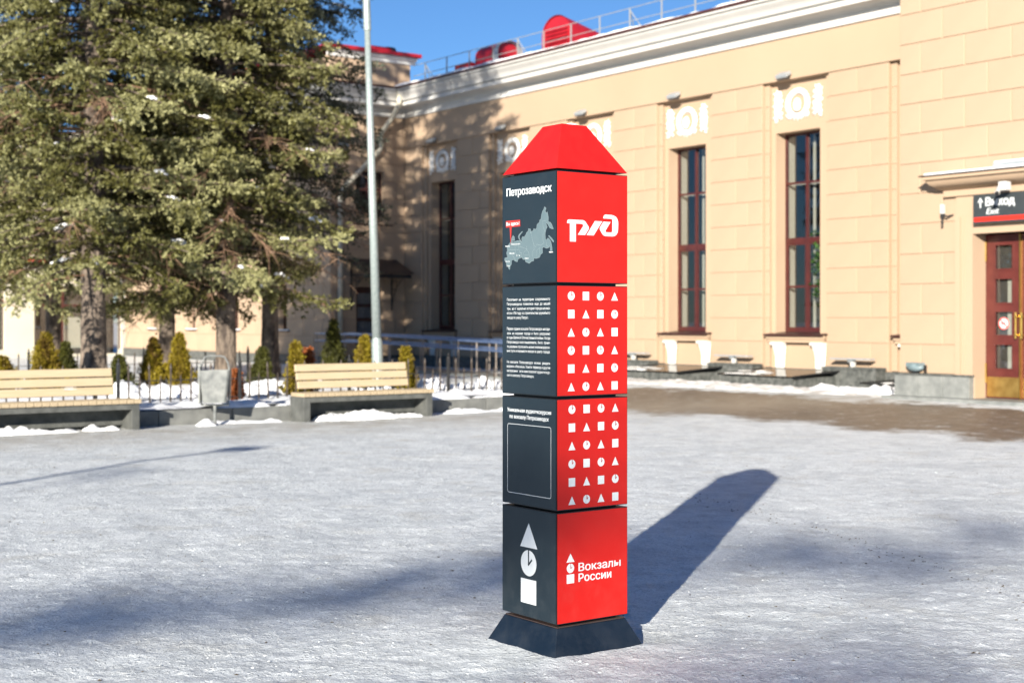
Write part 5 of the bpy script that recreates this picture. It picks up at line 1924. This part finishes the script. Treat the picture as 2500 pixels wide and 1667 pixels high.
def stroke(pts, w):
    v2, f2 = [], []
    for (x0, y0), (x1, y1) in zip(pts[:-1], pts[1:]):
        l_ = math.hypot(x1 - x0, y1 - y0) or 1e-6
        nx, ny = -(y1 - y0) / l_ * w / 2, (x1 - x0) / l_ * w / 2
        o_ = len(v2)
        v2 += [(x0 + nx, y0 + ny), (x1 + nx, y1 + ny), (x1 - nx, y1 - ny), (x0 - nx, y0 - ny)]
        f2.append((o_, o_ + 1, o_ + 2, o_ + 3))
    return v2, f2


def join2(parts):
    V, F = [], []
    for v2, f2 in parts:
        o_ = len(V)
        V += v2
        F += [tuple(i + o_ for i in f) for f in f2]
    return V, F


# --- block 1, left: town name, country map, pointer
v2, f2 = fit_text('Петрозаводск', -0.378, -0.034, 2.0945, 0.0335, 0.045)
put(left, v2, f2, 'lettering', 'print_white', blocks[0])
MAPP = [(-84, 2028), (-73, 2020), (-80, 2007), (-73, 1999), (-64, 2003), (-56, 1979), (-57, 1958), (-40, 1954), (-31, 1944), (-19, 1924), (-30, 1925), (-47, 1930), (-57, 1943), (-68, 1954), (-73, 1948), (-64, 1935), (-73, 1925), (-80, 1906), (-77, 1876), (-66, 1880), (-61, 1885), (-49, 1879), (-37, 1866), (-30, 1846), (-28, 1827), (-44, 1827), (-42, 1838), (-49, 1848), (-56, 1840), (-73, 1839), (-91, 1846), (-101, 1841), (-99, 1819), (-114, 1813), (-122, 1800), (-149, 1795), (-163, 1799), (-167, 1785), (-183, 1784), (-201, 1775), (-228, 1783), (-235, 1795), (-246, 1794), (-261, 1805), (-287, 1798), (-292, 1785), (-312, 1789), (-324, 1797), (-338, 1793), (-340, 1774), (-350, 1767), (-353, 1750), (-363, 1757), (-368, 1768), (-380, 1773), (-383, 1790), (-395, 1795), (-393, 1806), (-370, 1808), (-376, 1821), (-380, 1831), (-372, 1841), (-376, 1856), (-363, 1867), (-353, 1875), (-344, 1878), (-337, 1899), (-327, 1909), (-316, 1902), (-314, 1885), (-324, 1884), (-331, 1890), (-331, 1877), (-316, 1880), (-294, 1883), (-272, 1882), (-259, 1876), (-259, 1893), (-252, 1900), (-237, 1897), (-232, 1905), (-226, 1907), (-224, 1915), (-208, 1925), (-208, 1934), (-190, 1932), (-188, 1922), (-194, 1911), (-187, 1920), (-170, 1923), (-167, 1933), (-153, 1928), (-144, 1935), (-142, 1950), (-124, 1959), (-121, 1970), (-112, 1972), (-108, 1991), (-103, 2005), (-91, 2017)]
NZ = [(-281, 1892), (-287, 1901), (-279, 1911), (-257, 1924), (-251, 1923), (-265, 1914), (-276, 1905), (-277, 1896), (-265, 1880), (-270, 1881)]
SAK = [(-57, 1895), (-50, 1895), (-30, 1882), (-16, 1869), (-19, 1864), (-33, 1874)]
put(left, *join2([fill_poly(mm(q)) for q in (MAPP, NZ, SAK)]), 'map', 'print_map', blocks[0])
LN = [[(-346, 1878), (-312, 1860), (-276, 1856), (-217, 1841), (-246, 1825), (-243, 1814), (-203, 1812)], [(-187, 1920), (-178, 1889), (-170, 1867), (-151, 1847), (-142, 1860), (-114, 1854), (-89, 1864)], [(-167, 1867), (-163, 1837), (-178, 1827), (-178, 1805)], [(-223, 1857), (-217, 1835), (-203, 1823), (-199, 1799)], [(-283, 1859), (-281, 1842), (-272, 1826), (-259, 1825), (-257, 1806)], [(-117, 1844), (-142, 1834), (-142, 1802)], [(-85, 1919), (-98, 1898), (-96, 1875), (-89, 1864)], [(-99, 1960), (-96, 1939), (-85, 1919)], [(-106, 1963), (-75, 1965)], [(-368, 1845), (-312, 1841), (-283, 1842)], [(-312, 1860), (-309, 1830), (-294, 1811)], [(-350, 1831), (-327, 1813), (-305, 1790)], [(-124, 1842), (-121, 1824), (-131, 1801)], [(-71, 1869), (-70, 1852), (-57, 1845)]]
put(left, *join2([stroke(mm(q), 0.0009) for q in LN] + [stroke(mm(q + q[:1]), 0.0011) for q in (MAPP, NZ, SAK)]), 'map_borders', 'print_line', blocks[0], PR + 0.0010)
FLAG = [(-383, 1979), (-271, 1979), (-270, 1949), (-338, 1949), (-345, 1866), (-353, 1949), (-383, 1948)]
put(left, *fill_poly(mm(FLAG)), 'pointer', 'print_red', blocks[0], PR + 0.0014)
v2, f2 = fit_text('Вы здесь!', -0.379, -0.277, 1.9565, 0.0150, 0.04)
put(left, v2, f2, 'lettering', 'print_white', blocks[0], PR + 0.0018)
tags_ = [('Калининград', -387, -353, 1858), ('Петрозаводск', -340, -269, 1865), ('Москва', -353, -316, 1823), ('Уфа', -301, -272, 1811), ('Омск', -234, -205, 1796), ('Владивосток', -50, -21, 1818), ('Ростов', -385, -353, 1786), ('Сочи', -377, -353, 1765)]
put(left, *join2([fit_text(s_, a / 1000, b / 1000, z / 1000, 0.0062, 0.03) for s_, a, b, z in tags_]), 'map_names', 'print_white', blocks[0], PR + 0.0016)
# --- block 1, right: railway logo
LP = [(56, 1951), (56, 1957), (57, 1961), (60, 1966), (66, 1968), (147, 1968), (155, 1966), (162, 1962), (168, 1955), (181, 1940), (183, 1934), (182, 1929), (161, 1901), (118, 1901), (149, 1941), (149, 1946), (146, 1949), (142, 1951), (107, 1951), (107, 1869), (72, 1869), (72, 1951)]
LJ = [(218, 1967), (262, 1967), (211, 1901), (169, 1901)]
LD = [(268, 1966), (312, 1966), (283, 1928), (281, 1924), (283, 1919), (288, 1918), (313, 1918), (318, 1919), (321, 1923), (322, 1973), (321, 1978), (317, 1980), (313, 1981), (268, 1981), (269, 1990), (273, 1996), (280, 1999), (317, 1999), (330, 1997), (343, 1992), (352, 1983), (357, 1971), (358, 1957), (357, 1935), (355, 1920), (347, 1909), (336, 1902), (322, 1900), (283, 1900), (272, 1902), (264, 1907), (258, 1914), (248, 1928), (246, 1934), (249, 1940)]
put(right, *join2([fill_poly(mm(q)) for q in (LP, LJ, LD)]), 'logo', 'print_white', blocks[0])


# --- icons
def disc(cx, cz, r, n_=26):
    return [(cx + r * math.sin(2 * math.pi * k / n_), cz + r * math.cos(2 * math.pi * k / n_)) for k in range(n_)], [tuple(range(n_))]


def icon(kind, cx, cz, sz):
    h_ = sz / 2
    if kind == 's':
        return [(cx - h_ * 0.97, cz - h_), (cx + h_ * 0.97, cz - h_), (cx + h_ * 0.97, cz + h_), (cx - h_ * 0.97, cz + h_)], [(0, 1, 2, 3)]
    if kind == 't':
        return [(cx - h_ * 1.05, cz - h_), (cx + h_ * 1.05, cz - h_), (cx, cz + h_)], [(0, 1, 2)]
    return disc(cx, cz, h_ * 1.04)


def hands(cx, cz, sz, w):
    h_ = sz / 2
    return join2([stroke([(cx + 0.06 * h_, cz + h_ * 1.02), (cx + 0.06 * h_, cz)], w), stroke([(cx + 0.03 * h_, cz - 0.02 * h_), (cx + 0.42 * h_, cz + 0.42 * h_)], w)])


ROWS = ['csct', 'stsc', 'tcts', 'csct', 'stsc', 'tcts']
for bi, zt_, x0 in ((1, 1.6235, 0.080), (2, 1.1105, 0.084)):
    ic, hd = [], []
    for r_, row in enumerate(ROWS):
        for c_, kd in enumerate(row):
            cx, cz = x0 + 0.0853 * c_, zt_ - 0.0822 * r_
            ic.append(icon(kd, cx, cz, 0.0385))
            if kd == 'c':
                hd.append(hands(cx, cz, 0.0385, 0.0032))
    put(right, *join2(ic), 'icon_grid', 'print_white', blocks[bi])
    put(right, *join2(hd), 'clock_hands', 'print_dark_red', blocks[bi], PR + 0.0012)

# --- block 2, left: three paragraphs
PAR = [('Поселения  на  территории  современного', 1604), ('Петрозаводска  появились  еще  до  нашей', 1583), ('эры,  но официально история города начина-', 1562), ('ется в 1703 году со строительства оружейного', 1541), ('завода по указу Петра I.', 1520),
       ('Первое здание вокзала Петрозаводск находи-', 1468), ('лось  на  окраине  города  и  было  разрушено', 1447), ('в годы Великой Отечественной войны. Когда', 1427), ('Петрозаводск восстанавливали,  было  приня-', 1406), ('то решение проложить новые железнодорож-', 1385), ('ные пути и перенести вокзал в центр города.', 1365),
       ('На  вокзале  Петрозаводск  можно  увидеть', 1313), ('надпись «Petroskoi». Узнать перевод и другие', 1293), ('интересные факты вам поможет аудиоэкскур-', 1272), ('сия по вокзалу Петрозаводск.', 1251)]
tx = []
for s_, zb_ in PAR:
    xr = -0.044
    if s_.startswith('завода'):
        xr = -0.209
    if s_.startswith('сия'):
        xr = -0.165
    tx.append(fit_text(s_, -0.376, xr, zb_ / 1000.0, 0.0118, 0.0))
put(left, *join2(tx), 'paragraphs', 'print_white', blocks[1])
# --- block 3, left: heading over an empty rounded frame
put(left, *join2([fit_text('Уникальная аудиоэкскурсия', -0.372, -0.037, 1.0875, 0.0165, 0.04), fit_text('по вокзалу Петрозаводск', -0.354, -0.055, 1.057, 0.0165, 0.04)]), 'lettering', 'print_white', blocks[2])
rc = []
for cx_, cz_, a0 in ((-0.048, 1.020, 0), (-0.361, 1.020, 90), (-0.361, 0.720, 180), (-0.048, 0.720, 270)):
    rc += [(cx_ + 0.010 * math.cos(R(a0 + t_)), cz_ + 0.010 * math.sin(R(a0 + t_))) for t_ in range(0, 91, 15)]
put(left, *stroke(rc + rc[:1], 0.0024), 'frame_outline', 'print_white', blocks[2])
# --- block 4, left: triangle, clock, square; right: station brand
put(left, *join2([([(-0.271, 0.468), (-0.139, 0.468), (-0.205, 0.581)], [(0, 1, 2)]), disc(-0.206, 0.3965, 0.0595, 40), ([(-0.266, 0.2105), (-0.148, 0.2105), (-0.148, 0.3225), (-0.266, 0.3225)], [(0, 1, 2, 3)])]), 'icon_stack', 'print_white', blocks[3])
put(left, *join2([stroke([(-0.206, 0.458), (-0.206, 0.388)], 0.0088), stroke([(-0.209, 0.3865), (-0.180, 0.415)], 0.0088)]), 'clock_hands', 'panel_slate', blocks[3], PR + 0.0012)
put(right, *join2([([(0.052, 0.422), (0.099, 0.422), (0.0755, 0.461)], [(0, 1, 2)]), disc(0.0755, 0.3945, 0.0212, 30), ([(0.054, 0.3265), (0.0970, 0.3265), (0.0970, 0.367), (0.054, 0.367)], [(0, 1, 2, 3)])]), 'icon_stack', 'print_white', blocks[3])
put(right, *join2([stroke([(0.0765, 0.417), (0.0765, 0.392)], 0.0028), stroke([(0.0758, 0.3915), (0.0850, 0.401)], 0.0028)]), 'clock_hands', 'print_dark_red', blocks[3], PR + 0.0012)
put(right, *join2([fit_text('Вокзалы', 0.123, 0.371, 0.3765, 0.0345, 0.032), fit_text('России', 0.123, 0.315, 0.3285, 0.0345, 0.032)]), 'lettering', 'print_white', blocks[3])
